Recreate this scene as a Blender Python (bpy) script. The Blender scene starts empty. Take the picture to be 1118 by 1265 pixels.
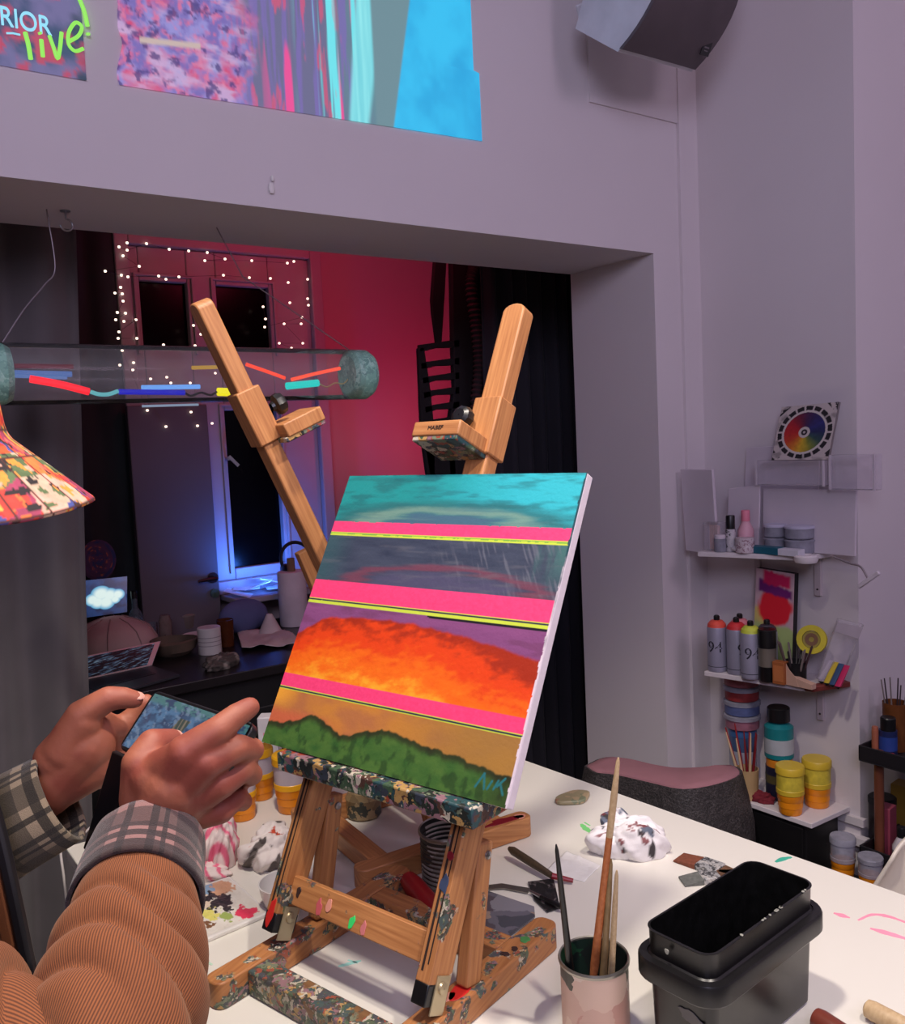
import bpy, math, random
import numpy as np
from mathutils import Vector, Matrix
random.seed(7)
rng = np.random.default_rng(7)
SC = bpy.context.scene
COL = SC.collection
PI = math.pi
def V(*a): return np.array(a, float)
def nrm(a): a = np.asarray(a, float); return a / (np.linalg.norm(a) + 1e-12)
# ------------------------------------------------------------------ camera
FPX = 1100.0; CX, CY = 559.0, 632.5
pit, rol, yaw = math.radians(4.817), math.radians(-2.737), math.radians(35.419)
def _roll(v):
    c, s = math.cos(rol), math.sin(rol)
    return V(c*v[0]-s*v[1], s*v[0]+c*v[1], v[2])
_up = _roll(V(0, -math.cos(pit), -math.sin(pit)))
_fw = _roll(V(0, -math.sin(pit), math.cos(pit)))
_rt = _roll(V(1, 0, 0))
DX = math.cos(yaw)*_rt + math.sin(yaw)*_fw
DY = -math.sin(yaw)*_rt + math.cos(yaw)*_fw
DM = np.array([DX, DY, _up])
CAM = V(0, 0, 1.65)
def ray(px, py): return DM @ V((px-CX)/FPX, (py-CY)/FPX, 1.0)
def at(px, py, X=None, Y=None, z=None, d=None):
    r = ray(px, py)
    if X is not None: k = (X-CAM[0])/r[0]
    elif Y is not None: k = (Y-CAM[1])/r[1]
    elif z is not None: k = (z-CAM[2])/r[2]
    else: k = d
    return CAM + r*k
cd = bpy.data.cameras.new('camera'); cam = bpy.data.objects.new('camera', cd); COL.objects.link(cam)
cd.sensor_fit = 'HORIZONTAL'; cd.sensor_width = 36.0; cd.lens = 36.0*FPX/1118.0
cd.clip_start = 0.02; cd.clip_end = 60
mw = Matrix.Identity(4)
for i in range(3):
    mw[i][0] = DM[i][0]; mw[i][1] = -DM[i][1]; mw[i][2] = -DM[i][2]; mw[i][3] = CAM[i]
cam.matrix_world = mw
SC.camera = cam
SC.view_settings.view_transform = 'Standard'; SC.view_settings.look = 'None'
SC.view_settings.gamma = 1.0; SC.view_settings.use_curve_mapping = False
SC.view_settings.exposure = 0.0
# ------------------------------------------------------------------ colour + noise
def lin1(c): return c/12.92 if c <= 0.04045 else ((c+0.055)/1.055)**2.4
def rgb(r, g, b): return (lin1(r/255), lin1(g/255), lin1(b/255))
def rgb4(c): c = rgb(*c) if max(c) > 1.0 else c; return (c[0], c[1], c[2], 1.0)
_T = rng.random((64, 256, 256))
def vn(x, y, s=0):
    x = np.asarray(x, float); y = np.asarray(y, float)
    xi = np.floor(x).astype(int); yi = np.floor(y).astype(int)
    fx = x-xi; fy = y-yi
    fx = fx*fx*(3-2*fx); fy = fy*fy*(3-2*fy)
    t = _T[s % 64]
    a = t[xi & 255, yi & 255]; b = t[(xi+1) & 255, yi & 255]; c = t[xi & 255, (yi+1) & 255]; d = t[(xi+1) & 255, (yi+1) & 255]
    return (a*(1-fx)+b*fx)*(1-fy)+(c*(1-fx)+d*fx)*fy
def fbm(x, y, s=0, o=4):
    r = 0; a = 0.5; n = 0
    for i in range(o):
        r = r+a*vn(x*2**i+17*i, y*2**i+31*i, s+i); n += a; a *= 0.5
    return r/n
def sst(a, b, x): t = np.clip((x-a)/(b-a), 0, 1); return t*t*(3-2*t)
def mixc(c0, c1, t): t = np.asarray(t)[..., None]; return np.asarray(c0)*(1-t)+np.asarray(c1)*t
# ------------------------------------------------------------------ materials
MC = {}
def newmat(name):
    m = bpy.data.materials.new(name); m.use_nodes = True
    nt = m.node_tree; nt.nodes.clear()
    o = nt.nodes.new('ShaderNodeOutputMaterial'); b = nt.nodes.new('ShaderNodeBsdfPrincipled')
    nt.links.new(b.outputs[0], o.inputs[0])
    return m, nt, b, o
def ramp(nt, stops, interp='LINEAR'):
    r = nt.nodes.new('ShaderNodeValToRGB'); cr = r.color_ramp; cr.interpolation = interp
    while len(cr.elements) < len(stops): cr.elements.new(0.5)
    for e, (p, c) in zip(cr.elements, stops): e.position = p; e.color = rgb4(c) if len(c) == 3 else c
    return r
def tex(nt, kind, scale, coord='Object', vec=(1, 1, 1), detail=3.0, rot=(0, 0, 0)):
    tc = nt.nodes.new('ShaderNodeTexCoord'); mp = nt.nodes.new('ShaderNodeMapping')
    mp.inputs['Scale'].default_value = vec; mp.inputs['Rotation'].default_value = rot
    nt.links.new(tc.outputs[coord], mp.inputs[0])
    t = nt.nodes.new({'noise': 'ShaderNodeTexNoise', 'voronoi': 'ShaderNodeTexVoronoi', 'wave': 'ShaderNodeTexWave'}[kind])
    t.inputs['Scale'].default_value = scale
    if kind != 'voronoi': t.inputs['Detail'].default_value = detail
    nt.links.new(mp.outputs[0], t.inputs['Vector'])
    return t
def mixrgb(nt, a, b, fac, mode='MIX'):
    m = nt.nodes.new('ShaderNodeMix'); m.data_type = 'RGBA'; m.blend_type = mode
    def setin(i, v):
        if isinstance(v, (tuple, list)): m.inputs[i].default_value = rgb4(v) if len(v) == 3 else v
        elif isinstance(v, (int, float)): m.inputs[i].default_value = v
        else: nt.links.new(v, m.inputs[i])
    setin(0, fac); setin(6, a); setin(7, b)
    return m.outputs[2]
def bump(nt, b, src, strength, dist=0.002):
    n = nt.nodes.new('ShaderNodeBump'); n.inputs['Strength'].default_value = strength; n.inputs['Distance'].default_value = dist
    nt.links.new(src, n.inputs['Height']); nt.links.new(n.outputs[0], b.inputs['Normal'])
def M(name, col, rough=0.5, metal=0.0, var=0.12, vscale=12.0, bs=0.0, bscale=60.0, emit=None, estr=0.0, coat=0.0, sheen=0.0, spec=0.5):
    if name in MC: return MC[name]
    m, nt, b, o = newmat(name)
    c = rgb(*col)
    t = tex(nt, 'noise', vscale)
    r = ramp(nt, [(0.25, tuple(max(0, x*(1-var)) for x in c)+(1,)), (0.75, tuple(min(1, x*(1+var)) for x in c)+(1,))])
    nt.links.new(t.outputs[0], r.inputs[0]); nt.links.new(r.outputs[0], b.inputs['Base Color'])
    b.inputs['Roughness'].default_value = rough; b.inputs['Metallic'].default_value = metal
    b.inputs['Coat Weight'].default_value = coat; b.inputs['Sheen Weight'].default_value = sheen
    b.inputs['Specular IOR Level'].default_value = spec
    if emit is not None:
        b.inputs['Emission Color'].default_value = rgb4(emit); b.inputs['Emission Strength'].default_value = estr
    if bs > 0: bump(nt, b, tex(nt, 'noise', bscale).outputs[0], bs)
    MC[name] = m; return m
PAINTS = [(0.0, (38, 44, 40)), (0.14, (70, 96, 70)), (0.26, (205, 195, 175)), (0.36, (58, 66, 78)), (0.47, (160, 70, 50)), (0.55, (120, 130, 105)),
          (0.66, (190, 150, 90)), (0.74, (45, 80, 84)), (0.83, (150, 110, 120)), (0.92, (90, 60, 50))]
def wood(name, c0, c1, stain=0.0, sscale=14.0, rough=0.5, seed=0.0):
    if name in MC: return MC[name]
    m, nt, b, o = newmat(name)
    g = tex(nt, 'noise', 1.0, 'UV', (7, 160, 1), 5.0)
    g2 = tex(nt, 'noise', 1.0, 'UV', (3, 26, 1), 2.0)
    r = ramp(nt, [(0.3, c0), (0.7, c1)]); nt.links.new(g.outputs[0], r.inputs[0])
    base = mixrgb(nt, r.outputs[0], tuple(int(x*0.72) for x in c0), 0.0)
    mm = nt.nodes.new('ShaderNodeMath'); mm.operation = 'MULTIPLY'; mm.inputs[1].default_value = 0.6
    nt.links.new(g2.outputs[0], mm.inputs[0]); nt.links.new(mm.outputs[0], base.node.inputs[0])
    col = base
    if stain > 0:
        vo = tex(nt, 'voronoi', sscale*2.6, 'Object', (1+seed, 1.1, 1.6)); mpn = vo.inputs['Vector'].links[0].from_node; dn = tex(nt, 'noise', sscale*2.2, 'Object', (1, 1, 1), 6.0); vmx = nt.nodes.new('ShaderNodeMix'); vmx.data_type = 'VECTOR'; vmx.inputs[0].default_value = 0.10; nt.links.new(mpn.outputs[0], vmx.inputs[4]); nt.links.new(dn.outputs['Color'], vmx.inputs[5]); nt.links.new(vmx.outputs[1], vo.inputs['Vector'])
        sp = nt.nodes.new('ShaderNodeSeparateColor'); nt.links.new(vo.outputs['Color'], sp.inputs[0])
        pr = ramp(nt, PAINTS, 'CONSTANT'); nt.links.new(sp.outputs[0], pr.inputs[0])
        n = tex(nt, 'noise', sscale, 'Object', (1, 1, 1), 6.0)
        mk = ramp(nt, [(0.5+0.24*(0.5-stain), (0, 0, 0, 1)), (0.53+0.24*(0.5-stain), (1, 1, 1, 1))])
        nt.links.new(n.outputs[0], mk.inputs[0])
        n2 = tex(nt, 'noise', sscale*5, 'Object', (1, 1, 1), 4.0)
        sm_ = nt.nodes.new('ShaderNodeMath'); sm_.operation = 'MULTIPLY'; sm_.inputs[1].default_value = 0.55; nt.links.new(n2.outputs[0], sm_.inputs[0]); soft = mixrgb(nt, pr.outputs[0], (105, 95, 80), sm_.outputs[0])
        col = mixrgb(nt, base, soft, mk.outputs[0])
    nt.links.new(col, b.inputs['Base Color']); b.inputs['Roughness'].default_value = rough
    bump(nt, b, g.outputs[0], 0.08, 0.001)
    MC[name] = m; return m
def crust(name, dark=0.0, scale=40.0, cols=PAINTS, bs=0.7):
    if name in MC: return MC[name]
    m, nt, b, o = newmat(name)
    tc = nt.nodes.new('ShaderNodeTexCoord'); n = nt.nodes.new('ShaderNodeTexNoise'); n.inputs['Scale'].default_value = scale*0.8; n.inputs['Detail'].default_value = 5
    nt.links.new(tc.outputs['Object'], n.inputs['Vector'])
    vm = nt.nodes.new('ShaderNodeMix'); vm.data_type = 'VECTOR'; vm.inputs[0].default_value = 0.09
    nt.links.new(tc.outputs['Object'], vm.inputs[4]); nt.links.new(n.outputs['Color'], vm.inputs[5])
    vo = nt.nodes.new('ShaderNodeTexVoronoi'); vo.inputs['Scale'].default_value = scale
    nt.links.new(vm.outputs[1], vo.inputs['Vector'])
    sp = nt.nodes.new('ShaderNodeSeparateColor'); nt.links.new(vo.outputs['Color'], sp.inputs[0])
    pr = ramp(nt, cols, 'CONSTANT'); nt.links.new(sp.outputs[0], pr.inputs[0])
    c = mixrgb(nt, pr.outputs[0], (24, 24, 24), dark)
    nt.links.new(c, b.inputs['Base Color']); b.inputs['Roughness'].default_value = 0.45
    bump(nt, b, n.outputs[0], bs, 0.004)
    MC[name] = m; return m
def attrmat(name, rough=0.5, bs=0.0, bscale=80.0, emit=0.0, sheen=0.0, coat=0.0):
    if name in MC: return MC[name]
    m, nt, b, o = newmat(name)
    a = nt.nodes.new('ShaderNodeAttribute'); a.attribute_name = 'col'
    if emit > 0:
        b.inputs['Base Color'].default_value = (0.02, 0.02, 0.02, 1)
        nt.links.new(a.outputs[0], b.inputs['Emission Color']); b.inputs['Emission Strength'].default_value = emit
    else: nt.links.new(a.outputs[0], b.inputs['Base Color'])
    b.inputs['Roughness'].default_value = rough; b.inputs['Sheen Weight'].default_value = sheen; b.inputs['Coat Weight'].default_value = coat
    if bs > 0: bump(nt, b, tex(nt, 'noise', bscale, 'Object', (1, 1, 1), 5).outputs[0], bs)
    MC[name] = m; return m
def glass(name, tint=(235, 240, 240), body=0.10, rough=0.03):
    if name in MC: return MC[name]
    m, nt, b, o = newmat(name); nt.nodes.remove(b)
    tr = nt.nodes.new('ShaderNodeBsdfTransparent'); tr.inputs[0].default_value = rgb4(tint)
    gl = nt.nodes.new('ShaderNodeBsdfGlossy'); gl.inputs['Roughness'].default_value = rough
    df = nt.nodes.new('ShaderNodeBsdfDiffuse'); df.inputs[0].default_value = rgb4(tint)
    lw = nt.nodes.new('ShaderNodeLayerWeight'); lw.inputs[0].default_value = 0.14
    n = tex(nt, 'noise', 30.0); mr = nt.nodes.new('ShaderNodeMapRange'); mr.inputs[3].default_value = body*0.5; mr.inputs[4].default_value = body*1.5
    nt.links.new(n.outputs[0], mr.inputs[0])
    m1 = nt.nodes.new('ShaderNodeMixShader'); nt.links.new(mr.outputs[0], m1.inputs[0]); nt.links.new(tr.outputs[0], m1.inputs[1]); nt.links.new(df.outputs[0], m1.inputs[2])
    m2 = nt.nodes.new('ShaderNodeMixShader'); nt.links.new(lw.outputs['Fresnel'], m2.inputs[0]); nt.links.new(m1.outputs[0], m2.inputs[1]); nt.links.new(gl.outputs[0], m2.inputs[2])
    nt.links.new(m2.outputs[0], o.inputs[0])
    MC[name] = m; return m
# ------------------------------------------------------------------ mesh builder
class B:
    def __init__(s): s.v = []; s.f = []; s.uv = []
    def add(s, vs, fs, uvs=None):
        o = len(s.v); s.v += [tuple(map(float, p)) for p in vs]
        for i, f in enumerate(fs):
            s.f.append([o+k for k in f])
            s.uv.append(uvs[i] if uvs else [(vs[k][0]+vs[k][2]*0.3, vs[k][1]+vs[k][2]) for k in f])
        return s
    def hexa(s, P):            # P[0..3] bottom loop, P[4..7] top loop
        P = [np.asarray(p, float) for p in P]
        e = [np.linalg.norm(P[1]-P[0]), np.linalg.norm(P[3]-P[0]), np.linalg.norm(P[4]-P[0])]
        L = int(np.argmax(e)); loc = [(i & 1 ^ (i >> 1 & 1), i >> 1 & 1, i >> 2) for i in range(8)]
        fs = [(3, 2, 1, 0), (4, 5, 6, 7), (0, 1, 5, 4), (1, 2, 6, 5), (2, 3, 7, 6), (3, 0, 4, 7)]
        nax = [2, 2, 1, 0, 1, 0]; off = random.random()*10
        uvs = []
        for f, na in zip(fs, nax):
            axs = [a for a in range(3) if a != na]
            a, b = (axs[0], axs[1]) if axs[1] != L else (axs[1], axs[0])
            if L == na: a, b = axs
            uvs.append([(loc[k][a]*e[a]+off, loc[k][b]*e[b]+off+na*0.13) for k in f])
        return s.add(P, fs, uvs)
    def box(s, c, size, ax=None):
        c = np.asarray(c, float); ax = np.eye(3) if ax is None else [nrm(a) for a in ax]
        h = [ax[i]*size[i]/2 for i in range(3)]
        q = [(-1, -1, -1), (1, -1, -1), (1, 1, -1), (-1, 1, -1), (-1, -1, 1), (1, -1, 1), (1, 1, 1), (-1, 1, 1)]
        return s.hexa([c+a*h[0]+b*h[1]+d*h[2] for a, b, d in q])
    def beam(s, p0, p1, w, h, side):   # w along side, h along the other
        p0 = np.asarray(p0, float); p1 = np.asarray(p1, float); d = nrm(p1-p0)
        sd = np.asarray(side, float); sd = nrm(sd-d*(sd@d)); up = np.cross(d, sd)
        return s.box((p0+p1)/2, (np.linalg.norm(p1-p0), w, h), (d, sd, up))
    def prism(s, poly, off):           # poly of 3D points, extruded by off
        poly = [np.asarray(p, float) for p in poly]; off = np.asarray(off, float); n = len(poly)
        vs = poly+[p+off for p in poly]
        nn = np.zeros(3)
        for i in range(n): nn += np.cross(poly[i], poly[(i+1) % n])
        flip = nn @ off > 0
        fs = [list(range(n)), [n+i for i in range(n)][::-1]]+[[i, n+i, n+(i+1) % n, (i+1) % n] for i in range(n)]
        if flip: fs = [f[::-1] for f in fs]
        ex = nrm(poly[1]-poly[0]); ez = nrm(off); ey = np.cross(ez, ex)
        # u along longest extent
        e1 = max(np.dot(p-poly[0], ex) for p in poly)-min(np.dot(p-poly[0], ex) for p in poly)
        e2 = max(np.dot(p-poly[0], ey) for p in poly)-min(np.dot(p-poly[0], ey) for p in poly)
        A, Bx = (ex, ey) if e1 >= e2 else (ey, ex)
        if np.linalg.norm(off) > max(e1, e2): A, Bx = ez, A
        uvs = [[(vs[k] @ A, vs[k] @ Bx+(vs[k] @ ez if A is not ez else vs[k] @ np.cross(A, Bx))*0.9) for k in f] for f in fs]
        return s.add(vs, fs, uvs)
    def rings(s, rings, cap0=True, cap1=True, closed=True, ulen=1.0):
        n = len(rings[0]); vs = [p for r in rings for p in r]; fs = []; uvs = []
        acc = [0.0]
        for i in range(1, len(rings)):
            acc.append(acc[-1]+float(np.linalg.norm(np.mean(rings[i], axis=0)-np.mean(rings[i-1], axis=0))) + 1e-6)
        m = n if closed else n-1
        for i in range(len(rings)-1):
            for j in range(m):
                k = (j+1) % n
                fs.append([i*n+j, i*n+k, (i+1)*n+k, (i+1)*n+j])
                uvs.append([(j/n*ulen, acc[i]), ((j+1)/n*ulen, acc[i]), ((j+1)/n*ulen, acc[i+1]), (j/n*ulen, acc[i+1])])
        if cap0: fs.append([j for j in range(n)][::-1]); uvs.append([(rings[0][j][0], rings[0][j][1]) for j in range(n)][::-1])
        if cap1: fs.append([(len(rings)-1)*n+j for j in range(n)]); uvs.append([(rings[-1][j][0], rings[-1][j][1]) for j in range(n)])
        return s.add(vs, fs, uvs)
    def tube(s, pts, rad, n=12, caps=True, fold=None, flat=None):
        pts = [np.asarray(p, float) for p in pts]
        rad = [rad]*len(pts) if np.isscalar(rad) else rad
        t0 = nrm(pts[1]-pts[0]); ref = V(0, 0, 1) if abs(t0[2]) < 0.9 else V(1, 0, 0)
        if flat is not None: ref = np.asarray(flat, float)
        e1 = nrm(ref-t0*(ref@t0)); R = []; L = 0.0
        for i, p in enumerate(pts):
            t = nrm(pts[min(i+1, len(pts)-1)]-pts[max(i-1, 0)])
            e1 = nrm(e1-t*(e1@t)); e2 = np.cross(t, e1)
            if i: L += np.linalg.norm(p-pts[i-1])
            ring = []
            for j in range(n):
                a = 2*PI*j/n; r = rad[i]
                if fold: r = r+fold(a, L)
                ring.append(p+e1*math.cos(a)*r+e2*math.sin(a)*r)
            R.append(ring)
        return s.rings(R, caps, caps)
    def cyl(s, p0, p1, r0, r1=None, n=24, caps=True): return s.tube([p0, p1], [r0, r0 if r1 is None else r1], n, caps)
    def lathe(s, prof, o, n=32, ax=(0, 0, 1), cap0=False, cap1=False, ref=None, wob=None):
        o = np.asarray(o, float); ax = nrm(ax); ref = (V(1, 0, 0) if abs(ax[0]) < 0.9 else V(0, 1, 0)) if ref is None else np.asarray(ref, float)
        e1 = nrm(ref-ax*(ref@ax)); e2 = np.cross(ax, e1)
        R = [[o+ax*h+(e1*math.cos(2*PI*j/n)+e2*math.sin(2*PI*j/n))*(r*(1 if wob is None else wob(2*PI*j/n, h))) for j in range(n)] for r, h in prof]
        return s.rings(R, cap0, cap1)
    def ball(s, c, r, n=16, sc=(1, 1, 1), ax=None):
        c = np.asarray(c, float); ax = np.eye(3) if ax is None else [nrm(a) for a in ax]; R = []
        for i in range(1, n//2):
            th = PI*i/(n//2)
            R.append([c+ax[0]*(r*sc[0]*math.sin(th)*math.cos(2*PI*j/n))+ax[1]*(r*sc[1]*math.sin(th)*math.sin(2*PI*j/n))-ax[2]*(r*sc[2]*math.cos(th)) for j in range(n)])
        return s.rings(R)
    def capsule(s, p0, r0, p1, r1, n=14):
        p0 = np.asarray(p0, float); p1 = np.asarray(p1, float); d = p1-p0; L = np.linalg.norm(d); t = d/(L+1e-9)
        e1 = nrm(np.cross(t, V(0, 0, 1) if abs(t[2]) < 0.9 else V(1, 0, 0))); e2 = np.cross(t, e1)
        R = []
        for k in range(1, 6):
            a = PI/2*(1-k/5); R.append((p0-t*r0*math.sin(a), r0*math.cos(a)))
        for k in range(0, 5):
            a = PI/2*k/5; R.append((p1+t*r1*math.sin(a), r1*math.cos(a)))
        return s.rings([[c+(e1*math.cos(2*PI*j/n)+e2*math.sin(2*PI*j/n))*r for j in range(n)] for c, r in R])
WM = {}
def world(o): return WM.get(o.name, np.eye(4)) if o is not None else np.eye(4)
def tag(o, label=None, cat=None, group=None, kind=None):
    if label: o['label'] = label
    if cat: o['category'] = cat
    if group: o['group'] = group
    if kind: o['kind'] = kind
    return o
def thing(name, label, cat, loc, group=None, kind=None):
    o = bpy.data.objects.new(name, None); COL.objects.link(o); o.empty_display_size = 0.05
    o.location = [float(x) for x in loc]
    m = np.eye(4); m[:3, 3] = loc; WM[o.name] = m
    return tag(o, label, cat, group, kind)
def obj(name, b, mat, parent=None, smooth=30, bevel=0.0, bseg=2, label=None, cat=None, group=None, kind=None, loc=None, cols=None, subsurf=0):
    me = bpy.data.meshes.new(name)
    v = np.array(b.v, float)
    base = world(parent)
    if parent is None:
        lo = v.min(0); hi = v.max(0)
        org = V((lo[0]+hi[0])/2, (lo[1]+hi[1])/2, lo[2]) if loc is None else np.asarray(loc, float)
    else: org = base[:3, 3]
    v = v-org
    me.from_pydata([tuple(p) for p in v], [], b.f)
    uvl = me.uv_layers.new(name='UVMap')
    uvl.data.foreach_set('uv', np.array([c for f in b.uv for q in f for c in q], np.float32))
    if cols is not None:
        ca = me.color_attributes.new('col', 'FLOAT_COLOR', 'POINT')
        c4 = np.ones((len(v), 4), np.float32); c4[:, :3] = cols
        ca.data.foreach_set('color', c4.ravel())
    me.materials.append(mat)
    if smooth:
        me.polygons.foreach_set('use_smooth', [True]*len(me.polygons)); me.set_sharp_from_angle(angle=math.radians(smooth))
    me.update()
    o = bpy.data.objects.new(name, me); COL.objects.link(o)
    if parent is None:
        o.location = [float(x) for x in org]; m = np.eye(4); m[:3, 3] = org; WM[o.name] = m
    else:
        o.parent = parent; WM[o.name] = base
    if bevel > 0:
        md = o.modifiers.new('edge', 'BEVEL'); md.width = bevel; md.segments = bseg; md.limit_method = 'ANGLE'; md.angle_limit = math.radians(40)
    if subsurf:
        md = o.modifiers.new('smooth', 'SUBSURF'); md.levels = subsurf; md.render_levels = subsurf
    return tag(o, label, cat, group, kind)
def struct(name, b, mat, parent=None, **k): return obj(name, b, mat, parent, smooth=0, kind='structure', **k)
def grid(fn, nu, nv):
    """fn(u,v) arrays -> (...,3) points ; returns builder and flat u,v"""
    u, v = np.meshgrid(np.linspace(0, 1, nu), np.linspace(0, 1, nv))
    P = fn(u, v).reshape(-1, 3); b = B(); b.v = [tuple(p) for p in P]
    idx = np.arange(nu*nv).reshape(nv, nu)
    q = np.stack([idx[:-1, :-1], idx[:-1, 1:], idx[1:, 1:], idx[1:, :-1]], -1).reshape(-1, 4)
    b.f = q.tolist(); uu = u.ravel(); vv = v.ravel()
    b.uv = [[(uu[k], vv[k]) for k in f] for f in b.f]
    return b, uu, vv
def spline(pts, n=8):
    pts = [np.asarray(p, float) for p in pts]; P = [2*pts[0]-pts[1]]+pts+[2*pts[-1]-pts[-2]]; out = []
    for i in range(1, len(P)-2):
        for k in range(n):
            t = k/n; a, b, c, d = P[i-1], P[i], P[i+1], P[i+2]
            out.append(0.5*((2*b)+(-a+c)*t+(2*a-5*b+4*c-d)*t*t+(-a+3*b-3*c+d)*t**3))
    out.append(pts[-1]); return out
def bpart(name, mat, parent, fn, **k):
    b = B(); fn(b); return obj(name, b, mat, parent, **k)
def rrect(w, h, r, n=5):
    out = []
    for cx, cy, a0 in ((w/2-r, h/2-r, 0), (-w/2+r, h/2-r, PI/2), (-w/2+r, -h/2+r, PI), (w/2-r, -h/2+r, 1.5*PI)):
        for k in range(n+1):
            a = a0+PI/2*k/n; out.append((cx+r*math.cos(a), cy+r*math.sin(a)))
    return out
def text_mesh(txt, size, extrude):
    cu = bpy.data.curves.new('lettering', 'FONT'); cu.body = txt; cu.size = size; cu.extrude = extrude; cu.align_x = 'CENTER'; cu.align_y = 'CENTER'
    o = bpy.data.objects.new('lettering', cu); COL.objects.link(o)
    dg = bpy.context.evaluated_depsgraph_get(); me = bpy.data.meshes.new_from_object(o.evaluated_get(dg))
    vs = [tuple(v.co) for v in me.vertices]; fs = [list(p.vertices) for p in me.polygons]
    bpy.data.objects.remove(o); bpy.data.curves.remove(cu); bpy.data.meshes.remove(me)
    return vs, fs
def place_text(b, txt, size, o, ex, ey, wscale=1.0, thick=0.0008, shear=0.0):
    vs, fs = text_mesh(txt, size, thick); ex = nrm(ex); ey = nrm(ey); ez = np.cross(ex, ey)
    return b.add([np.asarray(o, float)+ex*((p[0]+p[1]*shear)*wscale)+ey*p[1]+ez*p[2] for p in vs], fs)
# ------------------------------------------------------------------ setting
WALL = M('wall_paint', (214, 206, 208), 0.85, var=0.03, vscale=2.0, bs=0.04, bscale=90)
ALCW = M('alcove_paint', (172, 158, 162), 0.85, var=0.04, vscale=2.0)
FLOORM = wood('floor_wood', (70, 58, 52), (92, 76, 66), rough=0.5)
WHITE = M('white_board', (222, 216, 218), 0.55, var=0.03)
def bx(b, x0, x1, y0, y1, z0, z1): return b.hexa([(x0, y0, z0), (x1, y0, z0), (x1, y1, z0), (x0, y1, z0), (x0, y0, z1), (x1, y0, z1), (x1, y1, z1), (x0, y1, z1)])
struct('floor', bx(B(), -3, 4.4, -3, 4.2, -0.1, 0), FLOORM)
struct('ceiling', bx(B(), -3, 4.4, -3, 4.2, 3.6, 3.7), WALL)
b = B(); bx(b, -3, 2.372, 2.09, 2.497, 2.237, 3.6); bx(b, 2.372, 3.3, 2.09, 2.497, 0, 3.6); struct('wall_back', b, WALL)
b = B(); bx(b, 2.6, 3.3, 1.503, 2.09, 0, 3.6); bx(b, 2.95, 3.3, -3, 1.503, 0, 3.6); struct('wall_right', b, WALL)
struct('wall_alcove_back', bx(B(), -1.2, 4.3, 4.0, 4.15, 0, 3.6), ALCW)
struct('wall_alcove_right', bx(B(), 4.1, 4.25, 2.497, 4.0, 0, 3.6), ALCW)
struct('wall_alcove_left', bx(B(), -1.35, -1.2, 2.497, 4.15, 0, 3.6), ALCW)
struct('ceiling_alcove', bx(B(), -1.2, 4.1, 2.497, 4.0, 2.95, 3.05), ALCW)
b = B(); bx(b, 2.588, 2.6, 1.491, 2.09, 0, 0.11); bx(b, 2.588, 2.95, 1.491, 1.503, 0, 0.11); struct('baseboard_right', b, WHITE)
b = B(); bx(b, 2.585, 2.605, 1.485, 1.60, 0.36, 0.385); bx(b, 2.575, 2.605, 1.475, 1.56, 0.30, 0.325); struct('trim_3', b, WALL)
struct('trim_1', bx(B(), 2.09, 2.505, 2.083, 2.092, 2.683, 3.6), WALL)
struct('trim_2', bx(B(), 2.505, 2.6, 2.078, 2.092, 0.0, 3.6), WALL)
# ---- window in the alcove back wall
FRAME = M('window_frame_paint', (160, 150, 156), 0.5, var=0.03)
PANE = M('night_glass', (2, 2, 4), 0.22, var=0.02, spec=0.12)
wf = B(); y0, y1 = 3.93, 4.0
X0, X1, Z0, Z1 = 1.10, 2.07, 0.98, 2.58
xl0, xl1, xr0, xr1 = 1.203, 1.412, 1.545, 1.80
for a in ((X0, X0+0.06, Z0, Z1), (X1-0.06, X1, Z0, Z1), (X0+0.06, X1-0.06, Z1-0.05, Z1), (X0+0.06, X1-0.06, Z0, Z0+0.06)): bx(wf, a[0], a[1], 3.90, 4.0, a[2], a[3])
for a in ((X0+0.06, xl0, Z0+0.06, Z1-0.05), (xl1, xr0, Z0+0.06, Z1-0.05), (xr1, X1-0.06, Z0+0.06, Z1-0.05)): bx(wf, a[0], a[1], y0, y1, a[2], a[3])
for xa, xb in ((xl0, xl1), (xr0, xr1)):
    bx(wf, xa, xb, y0, y1, 2.385, Z1-0.05); bx(wf, xa, xb, y0, y1, 1.82, 2.09); bx(wf, xa, xb, y0, y1, Z0+0.06, 1.09)
w1 = struct('window_1', wf, FRAME, bevel=0.006)
pb = B()
for xa, xb in ((xl0, xl1), (xr0, xr1)):
    bx(pb, xa-0.01, xb+0.01, 3.965, 3.975, 2.08, 2.40); bx(pb, xa-0.01, xb+0.01, 3.965, 3.975, 1.08, 1.83)
obj('pane', pb, PANE, w1, smooth=0)
mb = B()
for xa, xb in ((xl0, xl1), (xr0, xr1)):
    for (za, zb) in ((2.09, 2.385), (1.09, 1.82)):
        for q in ((xa-0.028, xa-0.016, za-0.02, zb+0.02), (xb+0.016, xb+0.028, za-0.02, zb+0.02), (xa-0.028, xb+0.028, zb+0.018, zb+0.03)): bx(mb, q[0], q[1], 3.918, 3.932, q[2], q[3])
obj('moulding', mb, FRAME, w1, smooth=0, bevel=0.003)
bpart('handle', M('steel', (170, 170, 175), 0.3, 1.0), w1, lambda q: (q.cyl((1.535, 3.93, 1.60), (1.535, 3.89, 1.60), 0.008), q.beam((1.535, 3.89, 1.61), (1.575, 3.885, 1.565), 0.014, 0.012, (0, 0, 1))))
struct('window_sill', bx(B(), 1.46, 2.12, 3.72, 3.93, 0.955, 0.98), FRAME, bevel=0.005)
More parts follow.
